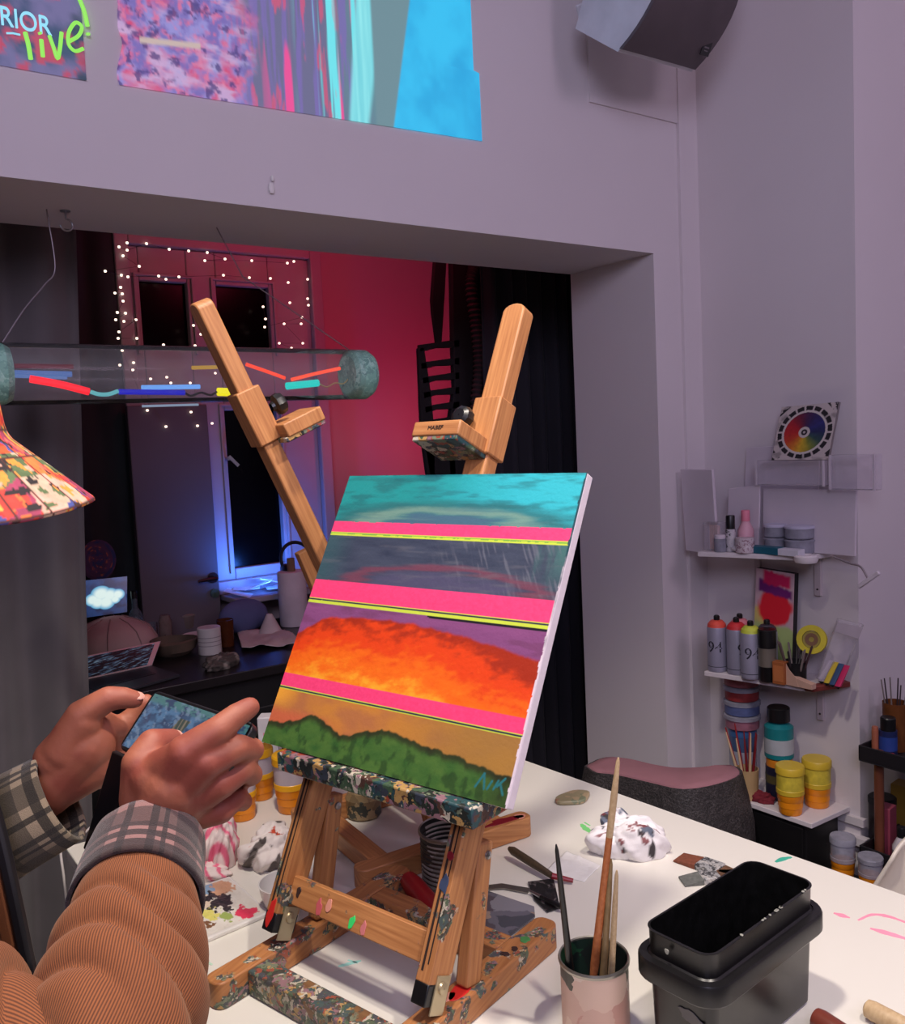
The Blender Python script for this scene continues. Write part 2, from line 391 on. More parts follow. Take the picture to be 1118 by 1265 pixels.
# ---- open grey door leaf in front of the window
DOORM = M('grey_door_paint', (92, 84, 90), 0.6, var=0.05, vscale=4)
d1 = struct('door_1', bx(B(), 1.085, 1.430, 3.84, 3.875, 0.0, 1.845), DOORM, bevel=0.004)
DKM = M('dark_metal', (60, 40, 40), 0.35, 0.8)
bpart('handle', DKM, d1, lambda q: (q.cyl((1.402, 3.842, 1.075), (1.402, 3.80, 1.075), 0.009), q.tube([(1.407, 3.80, 1.075), (1.365, 3.798, 1.077), (1.32, 3.80, 1.072)], [0.009, 0.008, 0.006]), q.cyl((1.402, 3.842, 1.075), (1.402, 3.836, 1.075), 0.024)))
bpart('lock', M('brass_lock', (120, 150, 130), 0.3, 0.9), d1, lambda q: (q.cyl((1.405, 3.842, 1.005), (1.405, 3.83, 1.005), 0.02), q.box((1.405, 3.829, 1.003), (0.005, 0.004, 0.014))))
# ---- curtains
def curtain(name, x0, x1, y, z0, z1, mat, label, pleats, amp, lean=0.0, seed=0, taper=0.0):
    nu, nv = pleats*14, 24
    def fn(u, v):
        ph = u*pleats*2*PI+0.9*fbm(u*pleats*0.7, v*0.8, seed)*4
        X = x0+(x1-x0)*u*(1-taper*v)+lean*v*(u)
        Y = y+amp*np.sin(ph)*(0.6+0.4*v)+0.02*fbm(u*5, v*3, seed+3)
        return np.stack([X, Y, z1+(z0-z1)*v], -1)
    b, u, v = grid(fn, nu, nv)
    o = obj(name, b, mat, smooth=180, label=label, cat='curtain')
    md = o.modifiers.new('cloth', 'SOLIDIFY'); md.thickness = 0.004
    return o
GREYC = M('grey_curtain_cloth', (92, 86, 88), 0.9, var=0.10, vscale=8, bs=0.15, bscale=300, sheen=0.2)
BLACKC = M('black_curtain_cloth', (30, 28, 38), 0.85, var=0.15, vscale=6, bs=0.1, bscale=300, sheen=0.1)
DARKG = M('dark_green_cloth', (34, 42, 44), 0.9, var=0.1)
curtain('curtain', -0.35, 0.655, 2.62, 0.02, 2.36, GREYC, 'grey pleated curtain hanging at the alcove opening behind the hat', 6, 0.042, seed=5, taper=0.12)
curtain('curtain', 2.24, 3.1, 2.85, 0.02, 2.6, BLACKC, 'black pleated curtain hanging beside the white jamb', 11, 0.035, lean=0.0, seed=9)
curtain('curtain', 0.50, 1.155, 3.90, 0.75, 2.7, DARKG, 'dark green curtain hanging flat beside the night window', 4, 0.015, seed=12)
# ---- projected pictures above the opening: projector light built as glowing flat panels
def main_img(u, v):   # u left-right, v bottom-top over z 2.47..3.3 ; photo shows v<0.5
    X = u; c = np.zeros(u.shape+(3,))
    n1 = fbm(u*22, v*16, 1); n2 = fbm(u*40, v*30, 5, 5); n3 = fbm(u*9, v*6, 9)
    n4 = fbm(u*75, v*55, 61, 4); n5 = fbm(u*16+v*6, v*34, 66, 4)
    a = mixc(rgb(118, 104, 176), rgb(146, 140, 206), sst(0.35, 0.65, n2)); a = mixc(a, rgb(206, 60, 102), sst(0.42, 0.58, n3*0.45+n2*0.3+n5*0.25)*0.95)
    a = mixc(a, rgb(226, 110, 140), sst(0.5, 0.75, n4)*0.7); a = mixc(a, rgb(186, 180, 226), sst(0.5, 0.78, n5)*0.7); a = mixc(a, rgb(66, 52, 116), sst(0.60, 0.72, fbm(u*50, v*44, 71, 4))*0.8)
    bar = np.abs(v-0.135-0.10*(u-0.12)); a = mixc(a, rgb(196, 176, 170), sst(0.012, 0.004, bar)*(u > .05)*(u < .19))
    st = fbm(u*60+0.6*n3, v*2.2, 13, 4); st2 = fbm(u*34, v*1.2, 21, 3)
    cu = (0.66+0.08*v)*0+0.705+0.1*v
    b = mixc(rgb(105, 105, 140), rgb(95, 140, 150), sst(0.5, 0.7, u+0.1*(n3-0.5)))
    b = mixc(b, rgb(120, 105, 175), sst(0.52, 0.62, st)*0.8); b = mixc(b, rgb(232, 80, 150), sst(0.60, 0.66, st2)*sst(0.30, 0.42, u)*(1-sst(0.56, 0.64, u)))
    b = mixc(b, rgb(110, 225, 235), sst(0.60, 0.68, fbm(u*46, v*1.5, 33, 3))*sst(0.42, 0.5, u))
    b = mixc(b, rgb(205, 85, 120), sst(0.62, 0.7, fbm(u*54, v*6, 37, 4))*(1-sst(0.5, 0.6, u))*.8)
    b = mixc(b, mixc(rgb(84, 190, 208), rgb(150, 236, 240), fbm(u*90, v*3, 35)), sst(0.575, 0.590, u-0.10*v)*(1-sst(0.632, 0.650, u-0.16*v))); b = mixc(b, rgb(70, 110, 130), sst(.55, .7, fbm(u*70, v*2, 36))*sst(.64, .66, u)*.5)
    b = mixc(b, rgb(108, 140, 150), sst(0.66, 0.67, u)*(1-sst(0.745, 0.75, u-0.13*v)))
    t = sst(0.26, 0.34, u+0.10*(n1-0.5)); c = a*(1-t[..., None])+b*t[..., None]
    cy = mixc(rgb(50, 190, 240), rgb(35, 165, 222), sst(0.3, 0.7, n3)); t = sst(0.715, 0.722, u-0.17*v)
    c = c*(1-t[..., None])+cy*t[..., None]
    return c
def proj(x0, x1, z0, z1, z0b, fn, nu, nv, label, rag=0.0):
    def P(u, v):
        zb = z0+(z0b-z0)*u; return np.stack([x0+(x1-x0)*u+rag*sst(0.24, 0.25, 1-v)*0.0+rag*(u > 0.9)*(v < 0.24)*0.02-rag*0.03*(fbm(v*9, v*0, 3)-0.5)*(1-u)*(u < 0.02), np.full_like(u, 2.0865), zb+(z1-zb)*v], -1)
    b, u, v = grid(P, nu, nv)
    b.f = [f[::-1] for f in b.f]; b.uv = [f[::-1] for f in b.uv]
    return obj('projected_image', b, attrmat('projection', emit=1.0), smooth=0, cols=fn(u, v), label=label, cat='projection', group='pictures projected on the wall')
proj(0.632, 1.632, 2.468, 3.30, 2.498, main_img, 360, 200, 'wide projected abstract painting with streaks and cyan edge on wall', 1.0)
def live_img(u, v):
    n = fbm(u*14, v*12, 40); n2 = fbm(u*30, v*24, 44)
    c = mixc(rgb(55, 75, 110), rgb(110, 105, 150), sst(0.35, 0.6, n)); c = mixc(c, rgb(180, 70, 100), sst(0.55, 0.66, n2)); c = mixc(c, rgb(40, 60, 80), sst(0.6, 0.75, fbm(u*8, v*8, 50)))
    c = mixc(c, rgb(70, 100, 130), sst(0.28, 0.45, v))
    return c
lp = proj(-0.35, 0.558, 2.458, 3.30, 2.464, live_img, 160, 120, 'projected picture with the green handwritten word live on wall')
yT = 2.079
def pw(px, py): p = at(px, py, Y=yT); return p
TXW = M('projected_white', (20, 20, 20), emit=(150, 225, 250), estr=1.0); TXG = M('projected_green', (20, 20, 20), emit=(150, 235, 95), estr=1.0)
b = B()
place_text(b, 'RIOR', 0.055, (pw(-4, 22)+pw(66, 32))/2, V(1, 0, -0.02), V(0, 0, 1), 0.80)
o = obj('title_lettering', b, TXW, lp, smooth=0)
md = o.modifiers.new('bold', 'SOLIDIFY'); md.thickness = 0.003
b = B()
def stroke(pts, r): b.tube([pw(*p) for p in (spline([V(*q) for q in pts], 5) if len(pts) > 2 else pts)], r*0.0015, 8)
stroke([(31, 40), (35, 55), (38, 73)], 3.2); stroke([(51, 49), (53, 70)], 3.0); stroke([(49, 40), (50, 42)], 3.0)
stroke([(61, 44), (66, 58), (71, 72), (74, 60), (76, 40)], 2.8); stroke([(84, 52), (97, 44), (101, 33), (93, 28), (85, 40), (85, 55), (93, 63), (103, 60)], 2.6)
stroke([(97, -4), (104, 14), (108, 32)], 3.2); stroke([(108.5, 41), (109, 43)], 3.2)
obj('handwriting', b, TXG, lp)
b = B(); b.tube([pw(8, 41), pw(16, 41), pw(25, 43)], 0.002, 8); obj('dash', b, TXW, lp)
# ---- lights
def light(name, kind, loc, energy, col, size=0.1, target=None, spot=None, blend=0.5, shape='DISK', spread=None):
    l = bpy.data.lights.new(name, kind); o = bpy.data.objects.new(name, l); COL.objects.link(o); o.location = loc
    l.energy = energy; l.color = col
    if kind == 'AREA':
        l.shape = shape; l.size = size
        if spread: l.spread = math.radians(spread)
    else: l.shadow_soft_size = size
    if kind == 'SPOT': l.spot_size = math.radians(spot); l.spot_blend = blend
    if target is not None: o.rotation_euler = (Vector(target)-Vector(loc)).to_track_quat('-Z', 'Y').to_euler()
    return o
light('table_spot', 'SPOT', (0.88, -0.20, 3.3), 140, (1.0, 0.90, 0.80), 0.05, (0.80, 1.15, 0.8), 62, 0.6)
light('table_spot', 'SPOT', (0.38, 0.85, 3.35), 165, (1.0, 0.90, 0.80), 0.09, (0.75, 1.05, 0.8), 80, 0.6)
light('lilac_fill', 'AREA', (-0.9, -1.2, 3.1), 35, (0.75, 0.71, 1.0), 1.4, (1.5, 2.0, 2.2), spread=150)  # unseen area light added as fill for the lilac ambience
light('pink_fill', 'AREA', (1.6, -1.6, 3.0), 17, (0.96, 0.74, 1.0), 1.0, (2.8, 1.5, 1.6))  # unseen pink fill added for the right wall
light('red_lamp', 'SPOT', (2.55, 3.25, 1.55), 15, (1.0, 0.02, 0.10), 0.08, (2.6, 4.0, 2.05), 150, 1.0)
light('red_wash', 'AREA', (1.9, 2.9, 2.75), 3.5, (1.0, 0.06, 0.16), 0.4, (1.6, 4.0, 2.3))
light('blue_lamp', 'SPOT', (1.62, 3.70, 1.06), 12, (0.05, 0.20, 1.0), 0.05, (1.62, 4.0, 1.25), 160, 0.8)
w = bpy.data.worlds.new('world'); SC.world = w; w.use_nodes = True
bg = w.node_tree.nodes['Background']; bg.inputs[0].default_value = (0.62, 0.56, 0.80, 1); bg.inputs[1].default_value = 0.07
# ------------------------------------------------------------------ table
TZ = 0.80
TABLEW = M('white_table_laminate', (222, 218, 208), 0.35, var=0.02, vscale=3)
tb = thing('work_table', 'white paint-marked work table under the easels', 'table', (0.9, 1.2, 0))
quad = [V(0.372, 2.04, TZ), V(0.385, 0.30, TZ), V(1.545, 0.30, TZ), V(1.422, 2.04, TZ)]
obj('tabletop', B().prism([p-V(0, 0, 0.028) for p in quad], V(0, 0, 0.028)), TABLEW, tb, smooth=0, bevel=0.003)
for q in ((0.43, 1.96), (0.45, 0.40), (1.46, 0.40), (1.36, 1.96)):
    bpart('leg', M('grey_steel', (150, 150, 152), 0.4, 0.6), tb, lambda b: b.box((q[0], q[1], (TZ-0.028)/2), (0.04, 0.04, TZ-0.03)), bevel=0.003)
def smear(px, w, mat, parent, seed=0, th=0.0007):
    pts = [at(*p, z=TZ) for p in px]; pts = spline(pts, 6) if len(pts) > 2 else pts
    L = []; R = []; n = len(pts)
    for i, p in enumerate(pts):
        t = nrm(pts[min(i+1, n-1)]-pts[max(i-1, 0)]); s = V(-t[1], t[0], 0); k = w*(0.25+0.75*math.sin(PI*min(1, max(0.08, i/(n-1)*0.9+0.05))))*(0.7+0.6*float(vn(i*0.7, seed*3.1, seed)))
        L.append(p+s*k); R.append(p-s*k)
    return obj('paint_smear', B().prism([p-V(0, 0, 0.0002) for p in L+R[::-1]], V(0, 0, th)), mat, parent, smooth=0)
PINKP = M('pink_paint', (240, 150, 175), 0.5); TEALP = M('teal_paint', (60, 170, 145), 0.5); GRNP = M('green_paint', (120, 205, 120), 0.5); MINTP = M('mint_paint', (165, 225, 215), 0.5)
smear([(1030, 1128), (1040, 1131), (1050, 1134)], 0.005, PINKP, tb, 1)
smear([(1060, 1137), (1078, 1130), (1100, 1133), (1125, 1142)], 0.004, PINKP, tb, 2)
smear([(1075, 1147), (1100, 1154), (1130, 1163)], 0.006, PINKP, tb, 3)
smear([(958, 1065), (968, 1061), (978, 1059)], 0.006, TEALP, tb, 4)
smear([(718, 1018), (724, 1024), (735, 1031)], 0.007, GRNP, tb, 5); smear([(722, 1016), (729, 1020)], 0.004, GRNP, tb, 6)
smear([(418, 1194), (430, 1191), (446, 1187)], 0.004, MINTP, tb, 7); smear([(430, 1186), (442, 1190)], 0.003, MINTP, tb, 8)
smear([(255, 1188), (262, 1192)], 0.005, M('pale_green_paint', (190, 220, 195), 0.5), tb, 9)
# ------------------------------------------------------------------ easels
WD = wood('easel_wood', (172, 110, 64), (218, 154, 96)); WDS = wood('easel_wood_spotted', (170, 108, 62), (216, 152, 94), 0.04, 26)
WDM = wood('easel_wood_messy', (164, 102, 58), (210, 146, 88), 0.40, 28); WDX = wood('easel_wood_caked', (120, 84, 54), (150, 110, 70), 0.95, 26, seed=0.6)
CRUST = crust('paint_crust', 0.14, 60)
BLACKP = M('black_plastic', (18, 18, 20), 0.35, var=0.2); STEEL = M('steel', (170, 170, 175), 0.3, 1.0)
DKGROOVE = M('dark_groove', (42, 24, 16), 0.8)
def easel(label, O, ang, tilt_m, x_m, clamp_s, mats, top=1.09, logo=True, right_bar=0.03, RL=0.44, UL=0.66, UT=26.3):
    ex = V(math.cos(ang), math.sin(ang), 0); ey = V(-math.sin(ang), math.cos(ang), 0); ez = V(0, 0, 1)
    O = np.asarray(O, float); Wd = lambda x, y, z: O+ex*x+ey*y+ez*z
    t = thing('table_easel', label, 'easel', O, 'wooden table easels')
    YR = -0.325; YC = YR/2; railm, crossm, upm, mastm, traym = mats
    def rail(y, name='foot_rail'):
        out = rrect(RL, 0.042, 0.016, 4)
        obj(name, B().prism([Wd(RL/2+p[0], y+p[1], 0) for p in out], ez*0.042), railm, t, bevel=0.0025)
    rail(0.0); rail(YR)
    for xc, m in ((0.074, crossm), (0.345, railm)):
        bpart('crossbar', m, t, lambda b: b.box(Wd(xc, YC, 0.0205), (0.042, -YR-0.0425, 0.039), (ex, ey, ez)), bevel=0.003)
    tl = math.radians(UT); ud = ex*math.sin(tl)+ez*math.cos(tl); un = ex*math.cos(tl)-ez*math.sin(tl)
    for y in (0.0, YR):
        base = Wd(0.125, y, 0.045); L = UL
        u = bpart('upright', upm, t, lambda b: b.box(base+ud*(L/2+0.03), (0.026, L-0.03, 0.05), (ey, ud, un)), bevel=0.002)
        bpart('groove', DKGROOVE, u, lambda b: (b.box(base+ud*(L/2)-un*0.0252+ey*0.004, (0.0035, L-0.12, 0.0012), (ey, ud, un)), b.box(base+ud*(L/2)-un*0.0252-ey*0.004, (0.002, L-0.14, 0.0012), (ey, ud, un))), smooth=0)
        bpart('upright_foot', BLACKP, u, lambda b: b.box(base+ud*0.031, (0.0262, 0.030, 0.0496), (ey, ud, un)), bevel=0.002)
        sp0 = Wd(0.222, y, 0.042); sp1 = Wd(0.268, y, 0.245)
        s = bpart('strut', upm, t, lambda b: b.beam(sp0, sp1, 0.024, 0.034, ey), bevel=0.004)
        bpart('screw', STEEL, s, lambda b: b.lathe([(0.001, 0.004), (0.006, 0.003), (0.007, 0)], sp1-ez*0.02-ey*0.0118, 12, -ey))
        bpart('hinge_plate', M('brass_plate', (186, 172, 140), 0.35, 0.7), t, lambda b: (b.box(base+ud*0.032-ey*0.0145+un*0.004, (0.002, 0.052, 0.030), (ey, ud, un)), b.lathe([(0.001, 0.004), (0.008, 0.003), (0.009, 0)], base+ud*0.042-ey*0.0155+un*0.004, 14, -ey)))
    mc = Wd(0.125, 0, 0.045)+ud*0.085
    bpart('crossbar', upm if upm is not WD else WDS, t, lambda b: b.box(mc+ey*YC, (-YR-0.026, 0.044, 0.018), (ey, ud, un)), bevel=0.002)
    # tray
    z0, z1 = 0.309, 0.340
    tr = bpart('tray', traym, t, lambda b: b.box(Wd(0.222, -0.178, (z0+z1)/2), (0.090, 0.415, z1-z0), (ex, ey, ez)), bevel=0.003)
    # mast
    tm = math.radians(tilt_m); md = ex*math.sin(tm)+ez*math.cos(tm); mn = ex*math.cos(tm)-ez*math.sin(tm)
    zb = 0.30; mb0 = Wd(x_m+(zb-0.819)*math.tan(tm), -0.17, zb); L = (top-zb)/math.cos(tm)
    out = [(-0.024, 0.0), (0.024, 0.0), (0.024, L-0.016)]+[(0.024*math.cos(a), L-0.016+0.016*math.sin(a)) for a in np.linspace(0.15, PI-0.15, 8)]+[(-0.024, L-0.016)]
    mst = obj('mast', B().prism([mb0+ey*p[0]+md*p[1] for p in out], mn*0.034), mastm, t, bevel=0.003)
    if not logo: bpart('groove', DKGROOVE, mst, lambda b: b.box(mb0+md*(L*0.53)-mn*0.0003+ey*0.004, (0.014, L*0.92, 0.0012), (ey, md, mn)), smooth=0)
    sl = (clamp_s-zb)/math.cos(tm)
    cc = mb0+md*sl
    ck = bpart('clamp_block', mastm, t, lambda b: b.box(cc+mn*0.016+md*0.03, (0.060, 0.11, 0.05), (ey, md, mn)), bevel=0.003)
    bar = bpart('clamp_bar', mastm, t, lambda b: b.box(cc-mn*0.045-md*0.012+ey*right_bar, (0.105, 0.028, 0.085), (ey, md, mn)), bevel=0.003)
    bpart('paint_crust', CRUST, bar, lambda b: b.box(cc-mn*0.041-md*0.029+ey*right_bar, (0.100, 0.010, 0.088), (ey, md, mn)), bevel=0.002)
    kb = cc+md*0.035-mn*0.012+ey*0.028
    bpart('clamp_knob', BLACKP, t, lambda b: b.lathe([(0.001, 0.030), (0.012, 0.030), (0.019, 0.026), (0.021, 0.018), (0.020, 0.010), (0.010, 0.006), (0.008, 0)], kb, 20, -mn, cap1=False, wob=lambda a, h: 1+0.03*math.cos(10*a)))
    if logo:
        bb = B(); place_text(bb, 'MABEF', 0.0105, cc-mn*0.0882-md*0.012+ey*right_bar, -ey, md, 1.1, 0.0004); obj('lettering', bb, DKGROOVE, bar, smooth=0)
    return t, Wd
EA = math.radians(15.0)
e1, W1 = easel('paint-splattered wooden table easel holding the striped painting', (0.42, 1.285, TZ+0.001), EA, 26.3, 0.502, 0.838, (WDM, WDX, WDS, WD, CRUST))
# uprights of the first easel carry stains; second easel stands behind, turned round
e2, W2 = easel('cleaner wooden table easel standing turned round behind the painting', (1.172, 1.425, TZ+0.001), math.radians(176.0), 23.0, 0.430, 0.885, (WD, WD, WD, WD, CRUST), top=1.13, logo=False, right_bar=0.02, RL=0.405, UL=0.597, UT=20.0)
REDP = M('red_paint', (205, 40, 35), 0.45); MAROON = M('maroon_paint', (130, 26, 38), 0.4); NEONG = M('neon_green_paint', (60, 220, 110), 0.5)
def blob(p, r, n, mat, parent, nrmv, seed=0, name='paint_blob', elong=(1.0, 1.0), ax=None):
    nrmv = nrm(nrmv); a = nrm(np.cross(nrmv, V(0.3, 1, 0.2))) if ax is None else nrm(np.asarray(ax, float)-nrmv*(np.asarray(ax, float) @ nrmv)); c = np.cross(nrmv, a)
    out = []
    for j in range(18):
        q = 2*PI*j/18; k = r*(0.65+0.7*float(vn(j*0.55 % 6, seed*1.7, seed)))
        out.append(np.asarray(p, float)+a*(k*math.cos(q)*elong[0])+c*(k*math.sin(q)*elong[1])-nrmv*0.0004)
    return obj(name, B().prism(out, nrmv*0.0014), mat, parent, bevel=0.0006)
tl_ = math.radians(26.3); UD = nrm(W1(math.sin(tl_), 0, math.cos(tl_))-W1(0, 0, 0)); EX1 = nrm(W1(1, 0, 0)-W1(0, 0, 0)); EY1 = nrm(W1(0, 1, 0)-W1(0, 0, 0)); UN = EX1*math.cos(tl_)-V(0, 0, 1)*math.sin(tl_)
ub = W1(0.125, 0, 0.045); ubr = W1(0.125, -0.325, 0.045)
blob(ub+UD*0.045-UN*0.0255, 0.009, 0, REDP, e1, -UN, 3, ax=UD, elong=(2.2, 0.8))
blob(ubr+UD*0.175-UN*0.0255, 0.007, 0, M('blue_grey_paint', (58, 70, 96), 0.4), e1, -UN, 4, ax=UD, elong=(1.8, 1.0))
blob(ubr+UD*0.215-UN*0.0255, 0.006, 0, MAROON, e1, -UN, 5)
cmid = W1(0.125, 0, 0.045)+UD*0.085-UN*0.0095
for k, (yy, uu, r, m) in enumerate(((-0.16, -0.008, 0.008, NEONG), (-0.085, -0.008, 0.009, M('pink_smudge', (196, 90, 96), 0.5)), (-0.105, 0.0, 0.008, M('salmon_paint', (222, 150, 130), 0.5)), (-0.185, -0.01, 0.008, M('rose_paint', (206, 120, 120), 0.5)), (-0.033, 0.002, 0.006, M('ink_paint', (60, 40, 35), 0.5)))):
    blob(cmid+EY1*yy+UD*uu, r, 0, m, e1, -UN, 10+k, ax=UD, elong=(1.3, 0.8))
EZ = V(0, 0, 1)
blob(W1(0.20, -0.325, 0.042), 0.014, 0, REDP, e1, EZ, 20, ax=EX1, elong=(1.9, 0.7)); blob(W1(0.175, -0.318, 0.042), 0.012, 0, M('salmon_paint', (222, 150, 130), 0.5), e1, EZ, 21, ax=EX1, elong=(1.6, 0.9))
blob(W1(0.365, -0.328, 0.042), 0.009, 0, M('leaf_paint', (70, 130, 70), 0.5), e1, EZ, 22); blob(W1(0.315, -0.325, 0.042), 0.006, 0, M('ink_paint', (60, 40, 35), 0.5), e1, EZ, 23); blob(W1(0.335, -0.33, 0.042), 0.006, 0, M('ink_paint', (60, 40, 35), 0.5), e1, EZ, 24)
blob(W2(0.06, 0.002, 0.042), 0.020, 0, MAROON, e2, EZ, 30, ax=V(1, -0.1, 0), elong=(2.4, 0.7)); blob(W2(0.025, 0.004, 0.042), 0.012, 0, M('salmon_paint', (222, 150, 130), 0.5), e2, EZ, 31)
# ------------------------------------------------------------------ the striped painting
def painting(u, v):
    c = np.zeros(u.shape+(3,))
    st = fbm(u*10, v*60, 2, 4); st2 = fbm(u*70, v*14, 6, 4); fine = fbm(u*120, v*120, 8, 3); big = fbm(u*4, v*4, 11)
    # teal sky
    teal = mixc(rgb(28, 140, 140), rgb(48, 176, 190), sst(0.3, 0.8, u+0.3*(st-0.5))); teal = mixc(teal, rgb(30, 95, 100), sst(0.45, 0.75, st)*0.6)
    arc = ((u-0.5)/0.46)**2+((v-0.20)/0.088)**2+0.35*(fbm(u*8, v*20, 15)-0.5)
    hz = fbm(u*5, v*90, 16, 4); arc = arc+.5*(hz-.5)
    teal = mixc(teal, rgb(40, 100, 104), sst(1.7, 1.0, arc)*0.8); teal = mixc(teal, rgb(128, 158, 140), sst(1.0, 0.62, arc)*sst(0.2, 0.6, arc)*0.65)
    teal = mixc(teal, rgb(74, 98, 124), sst(0.5, 0.15, arc)*0.75); teal = mixc(teal, rgb(96, 130, 130), sst(.5, .75, hz)*sst(1.3, .8, arc)*.5)
    # slate band
    sl = mixc(rgb(44, 52, 72), rgb(70, 78, 96), st); sl = mixc(sl, rgb(64, 104, 104), sst(0.86, 1.0, u+0.15*(st2-0.5))*sst(0.42, 0.25, v)); sl = mixc(sl, rgb(52, 92, 96), sst(0.16, 0.0, u)*0.6)
    hat = fbm((u*.9+v*1.3)*8, (u-v*.6)*110, 18, 3); sl = mixc(sl, rgb(112, 114, 126), sst(0.55, 0.75, hat)*sst(0.45, 0.7, u)*0.55)
    a2 = ((u-0.55)/0.40)**2+((v-0.415)/0.082)**2+0.3*(fbm(u*9, v*24, 25)-0.5)
    a2 = a2+.5*(fbm(u*6, v*90, 26, 4)-.5); sl = mixc(sl, rgb(116, 62, 80), sst(1.3, 0.95, a2)*sst(0.55, 0.86, a2)*0.8); sl = mixc(sl, rgb(80, 76, 104), sst(0.8, 0.35, a2)*0.8); sl = mixc(sl, rgb(104, 104, 112), sst(.55, .8, fbm(u*8+v*20, v*70, 27, 4))*.35)
    # sunset
    vio = mixc(rgb(138, 78, 126), rgb(118, 66, 112), st)
    top = 0.527+0.16*np.abs(u-0.40)**1.75+0.05*sst(0.12, 0.0, u)+0.016*(fbm(u*26, v*3, 28)-0.5)
    k = np.clip((v-top)/(0.80-top), 0, 1)+0.34*(fbm(u*7+v*3, v*22-u*6, 31, 5)-0.5)+0.34*(fbm(u*26-v*20, v*70+u*22, 34, 4)-0.5)+0.10*(st2-0.5)
    k = k-0.22*sst(0.55, 1.0, u)
    org = mixc(rgb(160, 44, 20), rgb(222, 66, 20), sst(0.0, 0.25, k)); org = mixc(org, rgb(236, 104, 22), sst(0.3, 0.6, k)); org = mixc(org, rgb(244, 164, 42), sst(0.6, 0.95, k))
    sun = mixc(vio, org, sst(-0.004, 0.008, v-top))
    sun = mixc(sun, rgb(110, 60, 90), sst(0.55, 0.7, st)*(v < top)*0.4)
    # meadow
    tan = mixc(rgb(196, 128, 56), rgb(176, 110, 66), sst(0.3, 0.7, fbm(u*8, v*14, 41))); tan = mixc(tan, rgb(232, 160, 56), sst(0.12, 0.0, u)*sst(0.90, 0.83, v)); tan = mixc(tan, rgb(196, 100, 66), sst(0.86, 0.9, v)*sst(0.4, 0.1, u)); tan = mixc(tan, rgb(150, 116, 56), sst(0.4, 0.9, u)*0.7)
    g = 0.925-0.05*np.exp(-((u-0.21)/0.09)**2)-0.052*np.exp(-((u-0.53)/0.13)**2)-0.022*np.exp(-((u-0.76)/0.12)**2)-0.008*u+0.018*(fbm(u*34, u*0, 44, 3)-0.5)
    gr = mixc(rgb(44, 88, 40), rgb(84, 118, 52), fbm(u*24, v*40, 47, 4)); gr = mixc(gr, rgb(36, 62, 32), sst(0.5, 0.7, fbm(u*40, v*30, 51))*0.7)
    gr = mixc(gr, rgb(44, 44, 28), sst(0.030, 0.008, v-g)*0.85)
    gr = mixc(gr, rgb(40, 42, 26), sst(0.86, 0.98, u)*0.6)
    mead = mixc(tan, gr, sst(-0.003, 0.004, v-g))
    c = teal; 
    def lay(c, col, m): return mixc(c, col, m)
    c = np.where((v > 0.232)[..., None], sl, c); c = np.where((v > 0.488)[..., None], sun, c); c = np.where((v > 0.812)[..., None], mead, c)
    pk = mixc(rgb(246, 72, 126), rgb(236, 60, 112), fine); yl = rgb(196, 214, 70); dkl = rgb(36, 40, 70)
    for a, b_, y in ((0.184, 0.2245, 0.2395), (0.410, 0.479, 0.497), (0.756, 0.801, 0.811)):
        w = 0.0015*(fbm(u*60, v*0, 60)-0.5)
        c = np.where(((v > b_+w) & (v < y))[..., None], yl, c)
        c = np.where(((v > b_+0.003) & (v < b_+0.0075+w*2))[..., None], dkl if a > 0.3 else rgb(120, 170, 70), c)
        c = np.where(((v > a+w*2) & (v < b_))[..., None], pk, c)
    c = np.where(((v > 0.497) & (v < 0.503+0.004*fbm(u*9, v*0, 64)) & (u > 0.55))[..., None], rgb(24, 24, 30), c)
    # signature strokes
    for (u0, v0, u1, v1) in ((0.885, 0.965, 0.905, 0.925), (0.905, 0.925, 0.915, 0.965), (0.925, 0.963, 0.935, 0.94), (0.945, 0.96, 0.955, 0.935), (0.955, 0.95, 0.975, 0.925), (0.965, 0.945, 0.978, 0.968)):
        du, dv = u1-u0, v1-v0; tt = np.clip(((u-u0)*du+(v-v0)*dv)/(du*du+dv*dv), 0, 1); dd = np.hypot(u-u0-tt*du, v-v0-tt*dv)
        c = mixc(c, rgb(40, 110, 116), sst(0.0045, 0.002, dd))
    e = 0.006+0.010*fbm(v*30, v*0, 70)
    c = np.where((u > 1-e*0.6)[..., None], mixc(rgb(30, 70, 80), rgb(220, 205, 215), sst(0.25, 0.6, v+0.4*(fbm(v*24, u*0, 72)-0.5))), c)
    return c
ca, sa = math.cos(math.radians(29.3)), math.sin(math.radians(29.3))
ecx = nrm(EX1*math.cos(0.012)+EY1*math.sin(0.012)); ecy = np.cross(EZ, ecx)
CU = -ecy; CD = -(ecx*sa+EZ*ca); CN = np.cross(CD, CU)     # right, down, front normal
if CN @ ecx > 0: CN = -CN
CW, CH, CT = 0.515, 0.507, 0.019
bc = W1(0.196, -0.17, 0.3425); TLc = bc-CU*CW/2-CD*CH
cv = thing('painted_canvas', 'square canvas painted with sunset bands and three pink stripes on the front easel', 'painting', bc)
back = -CN
obj('canvas_sides', B().hexa([TLc+CD*CH+back*CT, TLc+CD*CH+CU*CW+back*CT, TLc+CU*CW+back*CT, TLc+back*CT, TLc+CD*CH+back*0.0006, TLc+CD*CH+CU*CW+back*0.0006, TLc+CU*CW+back*0.0006, TLc+back*0.0006]), M('raw_canvas', (226, 214, 222), 0.8, var=0.04, vscale=60, bs=0.1, bscale=400), cv, smooth=0, bevel=0.002, label='bare white canvas edge')
b, u, v = grid(lambda u, v: TLc+CU*(u[..., None]*CW)+CD*(v[..., None]*CH), 380, 380)
b.f = [f[::-1] for f in b.f]; b.uv = [f[::-1] for f in b.uv]
